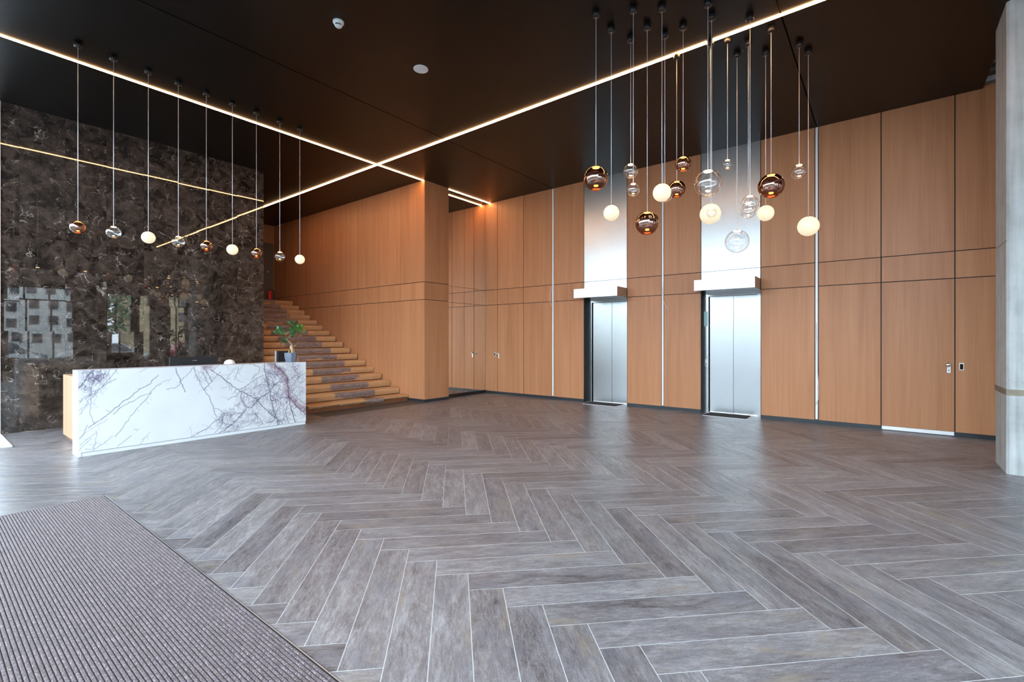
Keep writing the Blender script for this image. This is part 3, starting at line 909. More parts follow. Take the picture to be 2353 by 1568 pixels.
# ------------------------------------------------------------------ reception desk
VEINS = [(0.7,[(2.171,0.85),(2.11,0.827),(2.072,0.776),(2.028,0.725),(1.954,0.705),(1.881,0.658),(1.775,0.607),(1.706,0.554),(1.651,0.491)]),(0.8,[(2.141,0.972),(2.065,0.904),(2.05,0.859),(1.939,0.805),(1.86,0.731),(1.796,0.675),(1.733,0.629),(1.638,0.536),(1.544,0.453),(1.466,0.4),(1.409,0.349)]),(0.7,[(2.057,0.74),(1.991,0.647),(1.925,0.564),(1.874,0.498),(1.817,0.417),(1.768,0.344),(1.72,0.255),(1.672,0.202)]),(0.5,[(1.598,0.437),(1.518,0.388),(1.44,0.34),(1.371,0.292),(1.324,0.233)]),(0.7,[(1.396,0.389),(1.371,0.317),(1.355,0.27),(1.324,0.233)]),(1,[(1.46,1.081),(1.421,1.032),(1.377,0.96),(1.345,0.895),(1.317,0.864)]),(0.6,[(1.428,1.099),(1.421,0.898),(1.424,0.78),(1.431,0.662),(1.421,0.553),(1.46,0.397)]),(0.7,[(1.692,1.078),(1.638,0.994),(1.584,0.92),(1.531,0.847),(1.46,0.751),(1.428,0.712)]),(0.7,[(1.685,0.956),(1.584,0.894),(1.505,0.824),(1.453,0.777),(1.377,0.751),(1.324,0.681)]),(0.8,[(1.571,1.024),(1.492,1.003),(1.44,0.896),(1.428,0.78),(1.377,0.717)]),(0.6,[(1.415,0.714),(1.377,0.642),(1.327,0.59)]),(0.6,[(1.409,0.681),(1.364,0.594),(1.327,0.532)]),(0.7,[(2.575,1.072),(2.491,0.97),(2.409,0.88),(2.393,0.824),(2.328,0.782),(2.233,0.771)]),(0.9,[(2.344,1.064),(2.352,0.997),(2.401,0.89),(2.409,0.842),(2.442,0.763),(2.458,0.714)]),(0.5,[(2.288,0.916),(2.202,0.885),(2.133,0.853)]),(0.6,[(1.645,0.215),(1.571,0.149),(1.492,0.087),(1.453,0.068),(1.377,0.091)]),(0.6,[(1.479,0.309),(1.482,0.232),(1.46,0.076)]),(0.6,[(1.473,0.276),(1.396,0.213),(1.327,0.141)]),(0.6,[(1.434,0.215),(1.364,0.143),(1.324,0.084)]),(0.6,[(1.839,0.192),(1.761,0.126),(1.692,0.055)]),(0.5,[(2.05,0.204),(1.991,0.132),(1.932,0.061)]),(0.6,[(1.874,0.271),(1.899,0.245),(1.921,0.264)]),(0.5,[(2.02,1.088),(1.932,1.025)]),(0.4,[(2.524,0.218),(2.533,0.11),(2.524,0.025)]),(0.7,[(1.531,1.077),(1.492,0.994),(1.453,0.887)]),(0.6,[(1.631,1.098),(1.604,1.022),(1.544,0.965),(1.486,0.91)]),(0.9,[(2.674,1.084),(2.725,1.007),(2.769,0.923),(2.806,0.829)]),(1,[(2.783,1.021),(2.858,0.959),(2.934,0.896),(3.034,0.804),(3.129,0.72),(3.209,0.653),(3.291,0.611),(3.374,0.551),(3.442,0.5),(3.519,0.403),(3.606,0.312),(3.695,0.211),(3.768,0.155),(3.86,0.069)]),(0.8,[(2.567,1.064),(2.588,0.966),(2.631,0.874),(2.688,0.74),(2.71,0.705),(2.761,0.635),(2.798,0.516),(2.828,0.421),(2.835,0.354),(2.865,0.308)]),(0.7,[(2.674,0.994),(2.725,0.86),(2.761,0.8),(2.703,0.73)]),(0.7,[(2.918,0.981),(2.858,0.909),(2.769,0.807),(2.696,0.739)]),(0.8,[(3.537,0.884),(3.433,0.837),(3.332,0.765),(3.25,0.711),(3.201,0.689)]),(1,[(3.563,1.098),(3.567,0.954),(3.598,0.827),(3.633,0.68),(3.66,0.532),(3.695,0.365),(3.75,0.194),(3.786,0.052)]),(1,[(3.85,0.754),(3.786,0.759),(3.713,0.719),(3.642,0.606),(3.545,0.552),(3.468,0.506)]),(0.9,[(3.468,0.506),(3.408,0.433),(3.349,0.378),(3.291,0.402),(3.25,0.467),(3.201,0.559),(3.217,0.644)]),(0.8,[(3.201,0.663),(3.153,0.598),(3.073,0.58),(3.019,0.543)]),(0.8,[(3.291,0.384),(3.217,0.324),(3.153,0.323),(3.073,0.341),(2.995,0.342),(2.949,0.289),(2.873,0.257),(2.813,0.216),(2.725,0.138),(2.638,0.11),(2.539,0.061)]),(1.1,[(3.283,0.359),(3.209,0.281),(3.137,0.213),(3.058,0.147),(2.98,0.1),(2.903,0.061)]),(0.7,[(2.934,0.283),(2.949,0.197),(2.896,0.121),(2.835,0.063)]),(0.7,[(2.835,0.437),(2.888,0.422),(2.926,0.393),(2.934,0.367)]),(0.7,[(3.169,1.053),(3.177,0.992),(3.137,0.909),(3.113,0.842)]),(0.6,[(3.25,1.075),(3.185,1.009)]),(0.6,[(3.137,1.046),(3.065,0.947),(3.011,0.874)]),(0.7,[(3.332,1.072),(3.408,1.069),(3.476,1.03),(3.485,0.941),(3.4,0.875),(3.366,0.807)]),(0.7,[(3.589,0.935),(3.677,0.921),(3.768,0.87),(3.86,0.763)]),(1.3,[(3.731,1.082),(3.75,1.018),(3.841,0.94),(3.906,0.88),(3.944,0.785),(3.953,0.654),(3.963,0.522),(3.982,0.38),(4.01,0.283),(4.048,0.137),(4.087,0.037)]),(1.5,[(3.953,0.523),(4.01,0.442),(4.097,0.33),(4.185,0.234),(4.275,0.146)]),(0.8,[(3.982,0.614),(4.058,0.523),(4.155,0.428),(4.265,0.33)]),(0.7,[(3.991,0.651),(4.087,0.775),(4.175,0.855),(4.265,0.898)]),(0.6,[(4.01,0.818),(4.107,0.869),(4.225,0.929)]),(0.7,[(4.01,0.593),(4.126,0.678),(4.265,0.782)]),(0.6,[(4.001,0.894),(4.048,0.985),(4.146,1.028)]),(0.8,[(3.934,0.338),(3.906,0.249),(3.944,0.104),(3.982,-0.004)]),(0.7,[(3.677,0.276),(3.731,0.179),(3.713,0.126),(3.589,0.116)]),(0.7,[(3.416,0.299),(3.476,0.212),(3.545,0.104),(3.459,0.072)]),(0.6,[(3.416,0.299),(3.308,0.269),(3.234,0.192),(3.332,0.161),(3.442,0.181)]),(0.6,[(3.105,0.055),(3.25,0.102),(3.374,0.137)]),(0.6,[(3.695,0.456),(3.768,0.559),(3.804,0.666)]),(0.6,[(3.209,0.679),(3.316,0.679),(3.416,0.697),(3.485,0.736),(3.615,0.735)])]
PINK = [(3.642,1.077),(3.841,0.94),(3.915,0.787),(3.944,0.57),(4.01,0.461),(4.126,0.336),(4.265,0.244)]
NET = [(3.722, 0.864, 0.202, 0.18, 1), (3.813, 0.352, 0.207, 0.334, 1), (4.001, 0.8, 0.191, 0.31, 0.875), (3.416, 0.529, 0.239, 0.195, 0.75), (3.073, 0.222, 0.204, 0.188, 1), (3.209, 0.42, 0.109, 0.096, 0.75), (3.545, 0.203, 0.245, 0.119, 0.5), (4.195, 0.261, 0.132, 0.157, 0.625), (1.44, 0.955, 0.158, 0.204, 1), (4.1, 0.62, 0.17, 0.25, 0.75), (3.3, 0.3, 0.3, 0.16, 0.7), (3.55, 0.62, 0.2, 0.2, 0.7), (2.72, 0.93, 0.12, 0.12, 0.5)]

DX0, DX1, DY0, DY1, DZ = 1.31, 4.262, 7.885, 8.21, 1.078
desk = empty('reception_desk', (2.8, 8.05, 0), 'long white marble reception desk with purple veins before the dark marble wall', 'desk')
def desk_slab():
    nx, nz, ny = 590, 206, 34
    z0 = 0.052
    X = np.linspace(DX0, DX1, nx); Zv = np.linspace(z0, DZ, nz)
    gx, gz = np.meshgrid(X, Zv)
    def field(px, pz):
        v = np.zeros_like(px); 
        r_ = np.random.RandomState(4)
        lines = []
        for w, pts in VEINS:
            # jagged line along each main vein, with side branches
            pp = [pts[0]]
            for a, b in zip(pts[:-1], pts[1:]):
                n = max(2, int(math.hypot(b[0] - a[0], b[1] - a[1]) / 0.022))
                for i in range(1, n + 1):
                    t = i / n
                    j = 0.008 if i < n else 0.0
                    pp.append((a[0] + (b[0] - a[0]) * t + r_.uniform(-j, j), a[1] + (b[1] - a[1]) * t + r_.uniform(-j, j)))
            lines.append((w, pp))
            right = pts[0][0] > 2.7 or (pts[0][0] < 1.7 and pts[0][1] > 0.75)
            for q in range(1, len(pp) - 1):
                if r_.rand() < (0.5 if right else 0.12):
                    th = math.atan2(pp[q + 1][1] - pp[q - 1][1], pp[q + 1][0] - pp[q - 1][0]) + r_.choice([-1, 1]) * r_.uniform(0.4, 1.2)
                    br = [pp[q]]
                    for s_ in range(r_.randint(2, 9 if right else 5)):
                        th += r_.uniform(-0.45, 0.45)
                        l_ = r_.uniform(0.010, 0.026)
                        br.append((br[-1][0] + l_ * math.cos(th), br[-1][1] + l_ * math.sin(th)))
                    lines.append((w * r_.uniform(0.35, 0.7), br))
        for w, pp in lines:
            best = np.full(px.shape, 9.0)
            for a, b in zip(pp[:-1], pp[1:]):
                dx, dz = b[0] - a[0], b[1] - a[1]
                x0, x1 = min(a[0], b[0]) - 0.03, max(a[0], b[0]) + 0.03
                q0, q1 = min(a[1], b[1]) - 0.03, max(a[1], b[1]) + 0.03
                m_ = (px > x0) & (px < x1) & (pz > q0) & (pz < q1)
                if not m_.any():
                    continue
                t = np.clip(((px[m_] - a[0]) * dx + (pz[m_] - a[1]) * dz) / (dx * dx + dz * dz + 1e-9), 0, 1)
                d = np.hypot(px[m_] - a[0] - t * dx, pz[m_] - a[1] - t * dz)
                best[m_] = np.minimum(best[m_], d)
            wid = 0.0040 + 0.0042 * max(0, w - 0.5)
            v = np.maximum(v, min(1.0, w) * np.clip(1.35 - best / wid, 0, 1))
        net = np.zeros_like(px)
        for cx, cz, rx, rz, s in NET:
            d = ((px - cx) / rx) ** 2 + ((pz - cz) / rz) ** 2
            net = np.maximum(net, s * np.clip(1.6 - 1.1 * d, 0, 1))
        pk = np.zeros_like(px)
        for a, b in zip(PINK[:-1], PINK[1:]):
            dx, dz = b[0] - a[0], b[1] - a[1]
            t = np.clip(((px - a[0]) * dx + (pz - a[1]) * dz) / (dx * dx + dz * dz), 0, 1)
            d = np.hypot(px - a[0] - t * dx, pz - a[1] - t * dz)
            pk = np.maximum(pk, np.clip(1.4 - d / 0.05, 0, 1))
        d = np.hypot((px - 2.75) / 0.09, (pz - 1.06) / 0.05)
        pk = np.maximum(pk, np.clip(1.3 - d, 0, 1))
        net = np.maximum(net, 0.8 * pk)
        return v, net, pk * 0.75
    v, n_, p_ = field(gx, gz)
    verts = [(x - 2.8, DY0 - 8.05, z) for z in Zv for x in X]
    faces = [(j * nx + i, j * nx + i + 1, (j + 1) * nx + i + 1, (j + 1) * nx + i) for j in range(nz - 1) for i in range(nx - 1)]
    col = list(zip(v.ravel(), n_.ravel(), p_.ravel()))
    o = len(verts)
    # left end, gridded so that the veining runs round the corner
    Yv = np.linspace(DY0, DY1, ny)
    for j in range(nz):
        for i in range(ny):
            verts.append((DX0 - 2.8, Yv[i] - 8.05, Zv[j]))
            zz = Zv[j]
            col.append((0.0, max(0.0, min(1.0, 0.35 + 2.2 * (zz - 0.55))) if zz > 0.45 else 0.15, 0.0))
    faces += [(o + j * ny + i, o + (j + 1) * ny + i, o + (j + 1) * ny + i + 1, o + j * ny + i + 1) for j in range(nz - 1) for i in range(ny - 1)]
    o = len(verts)
    cs = [(DX0, DY0), (DX1, DY0), (DX1, DY1), (DX0, DY1)]
    for z in (z0, DZ):
        for (x, y) in cs:
            verts.append((x - 2.8, y - 8.05, z))
            col.append((0.0, 0.35, 0.25))
    faces += [(o, o + 3, o + 2, o + 1), (o + 4, o + 5, o + 6, o + 7), (o + 1, o + 2, o + 6, o + 5), (o + 2, o + 3, o + 7, o + 6)]
    me = mesh_from('marble_slab', verts, faces, 'marble_white')
    a = me.color_attributes.new('veins', 'FLOAT_COLOR', 'POINT')
    arr = np.ones((len(verts), 4), dtype=np.float32)
    arr[:, :3] = np.array(col, dtype=np.float32)
    a.data.foreach_set('color', arr.ravel())
    return link('marble_slab', me, (2.8, 8.05, 0), desk)
desk_slab()
box('marble_plinth', DX0 + 0.03, DX1 - 0.004, DY0 + 0.008, DY1, 0.0, 0.046, 'marble_white', desk)
box('end_foot', DX0, DX0 + 0.028, DY0 + 0.001, DY1, 0.0, 0.052, 'marble_white', desk)
box('cabinet_side', 1.44, 1.48, DY1, 9.68, 0.05, 0.945, 'wood_desk', desk)
box('cabinet_top', 1.48, 2.1, DY1, 9.68, 0.905, 0.945, 'wood_desk', desk)
box('cabinet_back', 2.06, 2.1, DY1, 9.68, 0.05, 0.905, 'wood_desk', desk)
box('cabinet_foot', 1.46, 2.08, DY1 + 0.05, 9.60, 0.0, 0.05, 'wood_step', desk)
box('worktop', 2.1, 4.22, DY1, 8.90, 0.72, 0.75, 'wood_desk', desk)
box('worktop_leg', 4.17, 4.21, DY1, 8.85, 0.0, 0.72, 'wood_desk', desk)

mon = empty('monitor', (2.81, 8.62, 0.75), 'black computer monitor whose back shows above the desk', 'monitor')
box('screen_housing', 2.475, 3.142, 8.60, 8.64, 0.80, 1.188, 'black', mon, 0.006)
box('back_bulge', 2.62, 3.0, 8.575, 8.60, 0.88, 1.10, 'black', mon, 0.008)
box('maker_badge', 2.775, 2.842, 8.5985, 8.60, 1.128, 1.135, 'nickel', mon)
box('stand_neck', 2.77, 2.85, 8.645, 8.665, 0.76, 1.0, 'black', mon)
box('stand_foot', 2.66, 2.96, 8.56, 8.76, 0.75, 0.762, 'black', mon, 0.003)

dl = empty('desk_lamp', (3.32, 8.6, 0.75), 'white rounded dome just showing above the desk edge beside the monitor', 'lamp')
link('dome_shade', lathe('dome_shade', [(0.085, 0.0), (0.083, 0.03), (0.068, 0.062), (0.04, 0.082), (0.0, 0.09), (0.0, 0.086), (0.038, 0.078), (0.064, 0.058), (0.078, 0.028), (0.08, 0.0)], 'white', 32), (3.32, 8.6, 1.042), dl)
tube('lamp_stem', [(3.32, 8.6, 0.76), (3.32, 8.6, 1.12)], 0.01, 'white', dl)
link('lamp_base', lathe('lamp_base', [(0, 0), (0.075, 0), (0.075, 0.012), (0.012, 0.02), (0, 0.02)], 'white', 28), (3.32, 8.6, 0.75), dl)

# office chair behind the desk
oc = empty('office_chair', (4.40, 9.25, 0), 'black office chair behind the desk, its backrest showing left of the plant', 'chair')
box('seat', 4.16, 4.66, 9.0, 9.48, 0.43, 0.50, 'black', oc, 0.02)
bk = box('backrest', 4.27, 4.63, 8.94, 8.985, 0.62, 1.252, 'black', oc, 0.015)
box('back_spine', 4.245, 4.268, 8.945, 8.98, 0.62, 1.25, 'galv', oc, 0.005)
box('back_arm', 4.41, 4.47, 8.985, 9.02, 0.45, 0.70, 'black', oc)
tube('gas_column', [(4.41, 9.24, 0.08), (4.41, 9.24, 0.43)], 0.025, 'galv', oc)
for a in range(5):
    ca, sa = math.cos(a * 1.2566), math.sin(a * 1.2566)
    tube('base_arm', [(4.41, 9.24, 0.10), (4.41 + 0.27 * ca, 9.24 + 0.27 * sa, 0.07)], [0.022, 0.014], 'black', oc)
    cs_ = link('caster', lathe('caster', [(0, -0.02), (0.026, -0.02), (0.03, -0.014), (0.03, 0.014), (0.026, 0.02), (0, 0.02)], 'black', 16), (4.41 + 0.27 * ca, 9.24 + 0.27 * sa, 0.03), oc)
    cs_.rotation_euler = (R(90), 0, a * 1.2566)

# bonsai in a blue-grey pot
px, py, pz = 4.083, 8.05, DZ
pl = empty('potted_bonsai', (px, py, pz), 'small ficus bonsai in a blue-grey pot on the desk end', 'potted plant')
pot = lathe('pot', [(0, 0.0), (0.078, 0.0), (0.086, 0.02), (0.102, 0.085), (0.104, 0.158), (0.096, 0.158), (0.094, 0.135), (0, 0.135)], 'pot', 8, False)
po = link('pot', pot, (px, py, pz), pl)
po.rotation_euler = (0, 0, R(20))
link('soil', lathe('soil', [(0, 0.142), (0.094, 0.138)], 'soil', 16), (px, py, pz), pl)
B = lambda u, d, z: (u, d, z)
trunk = [([B(-0.05, 0.0, 0.13), B(-0.02, 0.0, 0.19), B(0.01, 0.01, 0.25), B(0.02, 0, 0.30)], [0.014, 0.022, 0.026, 0.016]),
         ([B(0.06, 0.0, 0.13), B(0.045, 0.01, 0.19), B(0.02, 0, 0.25)], [0.024, 0.027, 0.018]),
         ([B(0.0, -0.05, 0.13), B(0.01, -0.02, 0.2), B(0.015, 0, 0.26)], [0.015, 0.02, 0.018]),
         ([B(0.02, 0, 0.28), B(-0.03, 0.01, 0.35), B(-0.07, 0.02, 0.41), B(-0.02, 0.02, 0.43), B(0.0, 0.02, 0.47)], [0.012, 0.010, 0.008, 0.007, 0.005]),
         ([B(0.02, 0, 0.28), B(0.0, -0.02, 0.33), B(-0.04, -0.02, 0.36)], [0.010, 0.007, 0.004]),
         ([B(0.05, 0, 0.27), B(0.09, 0.01, 0.28), B(0.125, 0.01, 0.33), B(0.135, 0.01, 0.43), B(0.19, 0.02, 0.46), B(0.24, 0.02, 0.50), B(0.22, 0.03, 0.54)], [0.009, 0.010, 0.008, 0.006, 0.006, 0.005, 0.003]),
         ([B(-0.07, 0.02, 0.41), B(-0.08, 0.0, 0.49), B(-0.16, -0.02, 0.50), B(-0.22, -0.02, 0.53)], [0.006, 0.005, 0.005, 0.003]),
         ([B(-0.08, 0.0, 0.49), B(0.0, 0.0, 0.52), B(0.06, 0.01, 0.60)], [0.005, 0.005, 0.003]),
         ([B(-0.07, 0.02, 0.41), B(-0.11, 0.0, 0.38), B(-0.13, 0.0, 0.33)], [0.005, 0.004, 0.003])]
def bon(p):  # spread the tree across the view (along the desk)
    return (p[0], p[1], p[2])
multi_tube('trunk', [([bon(p) for p in c], r) for c, r in trunk], 'bark', pl, (px, py, pz))
rl = random.Random(5)
def foliage(name, clusters, mat):
    vs, fs = [], []
    for (cx, cy, cz, rx, rz, n, s) in clusters:
        for _ in range(n):
            th = rl.uniform(0, 6.283); rr = rl.random() ** 0.5
            c = Vector((cx + rx * rr * math.cos(th), cy + rl.uniform(-1, 1) * rx * 0.8, cz + rz * rr * math.sin(th)))
            d = Vector((rl.uniform(-1, 1), rl.uniform(-1, 0.6), rl.uniform(-0.5, 0.9))).normalized()
            sd = d.cross(Vector((rl.uniform(-0.4, 0.4), rl.uniform(-0.4, 0.4), 1))).normalized()
            nn = sd.cross(d).normalized()
            l, w = s * rl.uniform(0.8, 1.25), s * rl.uniform(0.26, 0.36)
            o = len(vs)
            for t, ww, cu in ((0, 0, 0), (0.3, 0.85, 0.10), (0.6, 1.0, 0.12), (1.0, 0, 0)):
                for sg in ((-1, 1) if ww else (0,)):
                    vs.append(c + d * (l * t) + sd * (sg * w * ww) + nn * (cu * w * 3))
            vs.append(c + d * (l * 0.3)); vs.append(c + d * (l * 0.6))
            fs += [(o, o + 1, o + 6), (o, o + 6, o + 2), (o + 1, o + 3, o + 7, o + 6), (o + 6, o + 7, o + 4, o + 2), (o + 3, o + 5, o + 7), (o + 7, o + 5, o + 4)]
    f = link(name, mesh_from(name, vs, fs, mat), (px, py, pz), pl)
    f['kind'] = 'stuff'
foliage('foliage', [(-0.20, -0.02, 0.52, 0.075, 0.06, 42, 0.06), (-0.13, 0, 0.35, 0.045, 0.06, 26, 0.06), (0.03, 0, 0.50, 0.06, 0.07, 34, 0.065), (0.05, 0, 0.62, 0.05, 0.07, 22, 0.075)], 'leaf')
foliage('young_foliage', [(0.08, 0, 0.63, 0.06, 0.07, 16, 0.07), (0.16, 0.01, 0.56, 0.07, 0.05, 26, 0.07), (0.02, -0.03, 0.56, 0.04, 0.05, 10, 0.07)], 'leaf_young')

# ------------------------------------------------------------------ entrance mat
em = empty('entrance_mat', (-0.1, 3, 0), 'large ribbed purple-brown entrance mat with pale metal edging in the foreground', 'mat')
box('mat_backing', MATX0, MATX1, MATY0, MATY1, 0.0, 0.006, 'carpet_back', em)
ribs_v, ribs_f = [], []
pitch = 0.018
x = MATX0 + 0.006
while x < MATX1 - pitch:
    prof = [(0.0, 0.0055), (0.002, 0.0095), (0.005, 0.0112), (0.0105, 0.0112), (0.0135, 0.0095), (0.0155, 0.0055)]
    o = len(ribs_v)
    for yy in (MATY0 + 0.002, MATY1 - 0.002):
        for (dx, z) in prof:
            ribs_v.append((x + dx + 0.1, yy - 3, z))
    n = len(prof)
    ribs_f += [(o + i, o + n + i, o + n + i + 1, o + i + 1) for i in range(n - 1)]
    ribs_f += [tuple(o + i for i in range(n)), tuple(o + n + i for i in reversed(range(n)))]
    x += pitch
rb = link('mat_ribs', mesh_from('mat_ribs', ribs_v, ribs_f, 'carpet'), (-0.1, 3, 0), em)
rb['kind'] = 'stuff'
box('edge_strip', MATX1, MATX1 + 0.005, MATY0, MATY1 + 0.005, 0.0, 0.006, 'galv', em)

# ------------------------------------------------------------------ ceiling fittings
sd = empty('smoke_detector', (3.085, 4.98, H), 'small white smoke detector with vent slots on the black ceiling', 'smoke detector')
link('detector_base', lathe('detector_base', [(0, 0), (0.062, 0), (0.062, -0.018), (0.056, -0.024), (0, -0.024)], 'white', 32), (3.085, 4.98, H), sd)
link('detector_head', lathe('detector_head', [(0.05, -0.024), (0.048, -0.034), (0.042, -0.052), (0.034, -0.062), (0, -0.064)], 'white', 32), (3.085, 4.98, H), sd)
for q in range(5):
    a = R(232 + (q - 2) * 17)
    v = box('vent_slot', -0.004, 0.004, -0.003, 0.003, -0.009, 0.009, 'black', sd)
    v.location = Vector((0.0435 * math.cos(a), 0.0435 * math.sin(a), -0.045))
    v.rotation_euler = (0, 0, a + R(90))
sp = empty('ceiling_speaker', (4.317, 4.966, H), 'round flat white speaker set in the black ceiling', 'speaker')
link('speaker_rim', lathe('speaker_rim', [(0.098, 0.0), (0.10, -0.002), (0.099, -0.010), (0.090, -0.012), (0.087, -0.009), (0.087, 0.0)], 'white', 48), (4.317, 4.966, H), sp)
link('speaker_grille', lathe('speaker_grille', [(0, -0.008), (0.087, -0.008)], 'white', 48), (4.317, 4.966, H), sp)

# ------------------------------------------------------------------ pendant lamps
canopy_me = lathe('canopy', [(0, 0), (0.042, 0), (0.042, -0.055), (0.036, -0.062), (0, -0.062)], 'black', 28)
cord_me = lathe('cord', [(0, 0), (0.0033, 0), (0.0033, -1), (0, -1)], 'cord', 8)
def globe_mesh(mat):
    prof = [(0, 1.0)] + [(math.sin(t * math.pi / 28), math.cos(t * math.pi / 28)) for t in range(1, 28)] + [(0, -1.0)]
    return lathe('globe', prof, mat, 48)
GL = {k: globe_mesh(m_) for k, m_ in (('c', 'clear'), ('b', 'bronze'), ('o', 'opal'))}
puck_me = lathe('lamp_puck', [(0, 0), (1.0, 0), (1.0, -0.35), (0.85, -0.45), (0, -0.45)], 'puck', 24)
cap_me = lathe('lamp_cap', [(0, 0.55), (0.35, 0.5), (0.42, 0.1), (1.0, 0.0), (1.0, -0.12), (0, -0.12)], 'nickel', 20)
KIND = {'c': 'clear glass', 'b': 'mirrored bronze', 'o': 'glowing opal white'}
def pendant(x, y, z, dia, kind, label, group):
    e = empty('pendant_lamp', (x, y, H), label, 'pendant lamp', group)
    link('canopy', canopy_me, (x, y, H), e)
    r = dia / 2
    c = link('cord', cord_me, (x, y, H - 0.06), e)
    c.scale = (1, 1, H - 0.06 - (z + r))
    g = link('globe', GL[kind], (x, y, z), e)
    g.scale = (r, r, r)
    pr = 0.30 * r if r > 0.09 else 0.36 * r
    cp = link('lamp_cap', cap_me, (x, y, z + r * 0.98), e)
    cp.scale = (pr * 0.6,) * 3
    if kind != 'o':
        p = link('lamp_puck', puck_me, (x, y, z + r * 0.93), e)
        p.scale = (pr, pr, pr * 0.45)
PROW = 'row of small pendants above the reception desk'
row = [(1.306, 'b', 'leftmost small bronze pendant of the row over the desk'),
       (1.655, 'c', 'leftmost small clear glass pendant of the row over the desk'),
       (2.03, 'o', 'leftmost glowing white pendant of the row over the desk'),
       (2.385, 'c', 'middle one of the three small clear pendants over the desk'),
       (2.745, 'b', 'middle one of the three small bronze pendants over the desk'),
       (3.11, 'o', 'middle one of the three glowing white pendants over the desk'),
       (3.475, 'b', 'rightmost small bronze pendant over the desk, at the marble wall edge'),
       (3.86, 'c', 'rightmost small clear glass pendant over the desk, before the stair wall'),
       (4.215, 'o', 'rightmost glowing white pendant of the row over the desk')]
for (x_, k_, lab) in row:
    y_ = 7.87 + (x_ - 1.306) * 0.045
    pendant(x_, y_, 2.86, 0.16, k_, lab, PROW)
PCL = 'cluster of globe pendants before the lifts'
cluster = [(4.78, 2.55, 3.28, 0.272, 'b', 'leftmost globe of the cluster, large mirrored bronze'),
           (5.12, 2.53, 2.96, 0.182, 'o', 'leftmost glowing white globe of the cluster, before the lift nearer the mirror'),
           (5.44, 2.43, 3.52, 0.176, 'c', 'upper of the two small clear globes near the leftmost bronze globe'),
           (4.97, 2.19, 3.13, 0.142, 'c', 'lower of the two small clear globes near the leftmost bronze globe'),
           (5.34, 2.18, 2.83, 0.272, 'b', 'lowest bronze globe of the cluster, large and mirrored'),
           (5.14, 1.93, 3.09, 0.194, 'o', 'glowing white globe touching a bronze one between the two lifts'),
           (5.62, 2.075, 3.215, 0.19, 'c', 'clear globe mostly hidden behind the white globe between the lifts'),
           (5.60, 1.85, 3.52, 0.178, 'b', 'highest bronze globe of the cluster, small'),
           (6.14, 2.11, 3.41, 0.220, 'b', 'small bronze globe just right of the white globe between the lifts'),
           (5.38, 1.51, 3.17, 0.288, 'c', 'largest clear globe, hanging over the white globe with a ring'),
           (5.63, 1.54, 2.905, 0.108, 'c', 'tiny clear globe in front of a glowing white globe'),
           (6.12, 1.69, 3.02, 0.245, 'o', 'large glowing white globe below the largest clear globe'),
           (6.20, 1.51, 3.61, 0.120, 'c', 'highest globe of the cluster, tiny and clear'),
           (6.59, 1.49, 2.73, 0.290, 'c', 'lowest globe of the cluster, large and clear'),
           (5.91, 1.20, 3.01, 0.190, 'c', 'upper of two overlapping clear globes left of the big right-hand bronze globe'),
           (6.41, 1.32, 3.06, 0.188, 'c', 'lower of two overlapping clear globes left of the big right-hand bronze globe'),
           (6.76, 1.19, 3.08, 0.196, 'o', 'small glowing white globe just under the big right-hand bronze globe'),
           (6.29, 1.05, 3.28, 0.285, 'b', 'rightmost bronze globe of the cluster, large and dark'),
           (6.83, 0.83, 3.55, 0.180, 'c', 'rightmost clear globe of the cluster, hanging high'),
           (7.08, 0.76, 2.91, 0.245, 'o', 'rightmost globe of the cluster, glowing white')]
for (x_, y_, z_, d_, k_, lab) in cluster:
    pendant(x_, y_, z_, d_, k_, lab, PCL)

# ================================================================== THE STREET OUTSIDE (seen in the polished marble, steel and globes)
gr = box('ground', -90, 90, -90, 60, -0.4, -0.16, 'pavement')
tag(gr, kind='structure')
def building(name, x0, x1, y0, y1, h, mat, label, cols, rows_, face, roof=None, z0=1.0):
    e = empty(name, ((x0 + x1) / 2, (y0 + y1) / 2, -0.16), label, 'building')
    box('wall', x0, x1, y0, y1, -0.16, h, mat, e)
    if roof:
        box('roof', x0 - 0.3, x1 + 0.3, y0 - 0.3, y1 + 0.3, h, h + 0.35, roof, e)
    fh = (h - z0) / rows_
    for r_ in range(rows_):
        for c in range(cols):
            if face == 'y':
                w = (x1 - x0) / cols
                a = x0 + (c + 0.25) * w
                box('window', a, a + 0.5 * w, y1, y1 + 0.06, z0 + r_ * fh + 0.25 * fh, z0 + r_ * fh + 0.8 * fh, 'dark_pane', e)
            else:
                w = (y1 - y0) / cols
                a = y0 + (c + 0.25) * w
                box('window', x1, x1 + 0.06, a, a + 0.5 * w, z0 + r_ * fh + 0.25 * fh, z0 + r_ * fh + 0.8 * fh, 'dark_pane', e)
building('office_building', -4.0, 8.2, -36, -27, 5.6, 'white_plaster', 'white office building across the street, mirrored at the left of the dark marble', 12, 4, 'y')
building('town_house', 11.0, 15.5, -30, -24, 5.2, 'beige_plaster', 'beige house across the street, mirrored in the middle of the dark marble', 2, 2, 'y', 'roof_tile', 2.6)
building('row_house', 16.2, 30, -38, -29, 4.2, 'white_plaster', 'low pale house across the street, mirrored at the right of the dark marble', 6, 2, 'y', 'roof_tile')
building('added_dark_block', -22, -15, -14, 40, 4.3, 'dark_brick', 'low dark brick block added opposite the glazed front to dim the steel reflections', 18, 1, 'x')  # added block, out of view, darkens what the lift doors mirror below the sky
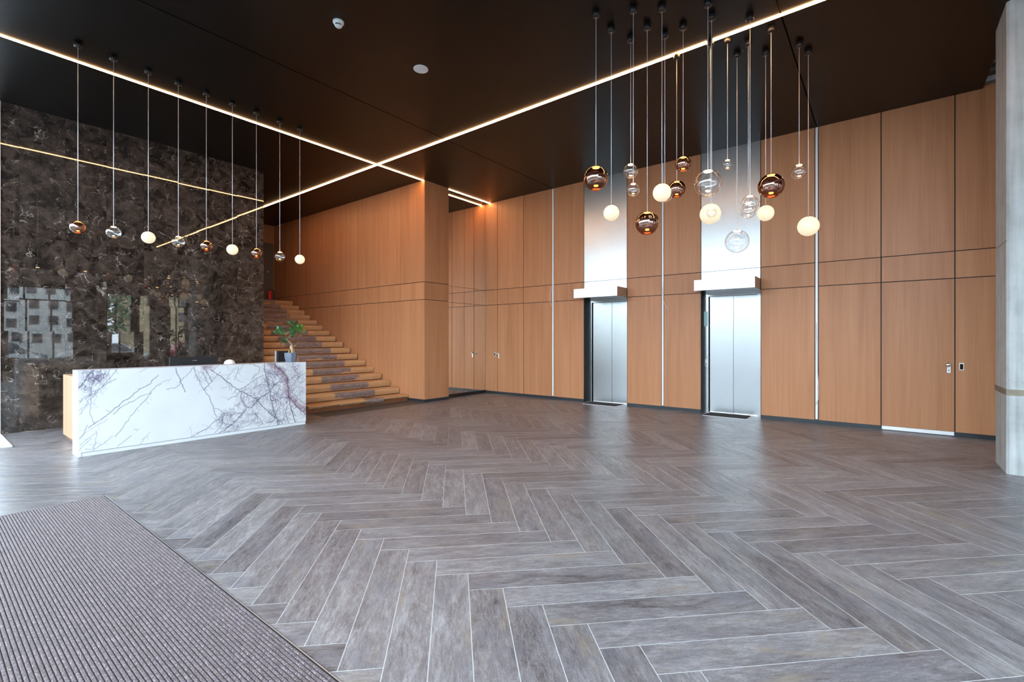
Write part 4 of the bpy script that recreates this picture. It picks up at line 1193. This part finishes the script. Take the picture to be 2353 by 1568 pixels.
def car(x, y, rz, paint, label):
    e = empty('car', (x, y, -0.16), label, 'car', 'cars parked outside')
    side = [(-2.0, 0.25), (-2.05, 0.62), (-1.85, 0.88), (-1.25, 0.95), (-0.7, 1.42), (0.75, 1.44), (1.35, 1.0), (1.95, 0.86), (2.08, 0.55), (2.0, 0.25)]
    n = len(side)
    vs = []
    for s in (-1, 1):
        for (px_, pz_) in side:
            vs.append((px_, s * (0.85 if pz_ < 1.0 else 0.68), pz_))
    fs = [tuple(range(n)), tuple(range(n, 2 * n))[::-1]] + [(i, i + n, (i + 1) % n + n, (i + 1) % n) for i in range(n)]
    link('body', mesh_from('car_body', vs, fs, paint), (x, y, -0.16), e)
    gv = []
    glass = [(-1.08, 1.0), (-0.66, 1.36), (0.70, 1.38), (1.2, 1.02)]
    for s in (-1, 1):
        for (px_, pz_) in glass:
            gv.append((px_, s * (0.86 if pz_ < 1.1 else 0.71), pz_))
    link('windows', mesh_from('car_glass', gv, [(0, 1, 2, 3), (7, 6, 5, 4), (0, 4, 5, 1), (2, 6, 7, 3)], 'dark_pane'), (x, y, -0.16), e)
    wm_ = lathe('wheel', [(0, -0.1), (0.28, -0.1), (0.31, -0.06), (0.31, 0.06), (0.28, 0.1), (0, 0.1)], 'tyre', 20)
    for wx in (-1.3, 1.3):
        for wy in (-0.8, 0.8):
            w = link('wheel', wm_, (x + wx, y + wy, 0.15), e)
            w.rotation_euler = (R(90), 0, 0)
    e.rotation_euler = (0, 0, rz)
car(2.4, -13.5, 0.0, 'car_silver', 'silver car parked outside, leftmost of those mirrored in the marble')
car(7.0, -14.5, 0.05, 'car_white', 'white car parked outside, between the two others mirrored in the marble')
car(11.8, -15.5, 0.0, 'car_red', 'red car parked outside, rightmost of those mirrored in the marble')
def tree(x, y, h, r, label):
    e = empty('street_tree', (x, y, -0.16), label, 'tree')
    tube('trunk', [(x, y, -0.16), (x + 0.1, y, h * 0.4), (x, y, h * 0.7)], [0.16, 0.12, 0.05], 'soil', e)
    rr = random.Random(int(x * 10))
    vs, fs = [], []
    for _ in range(900):
        d = Vector((rr.gauss(0, 1), rr.gauss(0, 1), rr.gauss(0, 1))).normalized() * (r * rr.random() ** 0.4)
        c = Vector((d.x, d.y, d.z * 1.3 + h * 0.65))
        a = Vector((rr.uniform(-1, 1), rr.uniform(-1, 1), rr.uniform(-1, 1))).normalized()
        b = a.cross(Vector((rr.uniform(-1, 1), rr.uniform(-1, 1), 1))).normalized()
        o = len(vs)
        vs += [c, c + a * 0.22 + b * 0.1, c + a * 0.42, c + a * 0.22 - b * 0.1]
        fs.append((o, o + 1, o + 2, o + 3))
    f = link('crown', mesh_from('crown', vs, fs, 'leaf'), (x, y, -0.16), e)
    f['kind'] = 'stuff'
tree(8.3, -20, 6.0, 1.7, 'dark green tree outside, mirrored beside the white office building')
tree(-12, 16, 4.4, 1.3, 'green tree standing before the added low brick block')
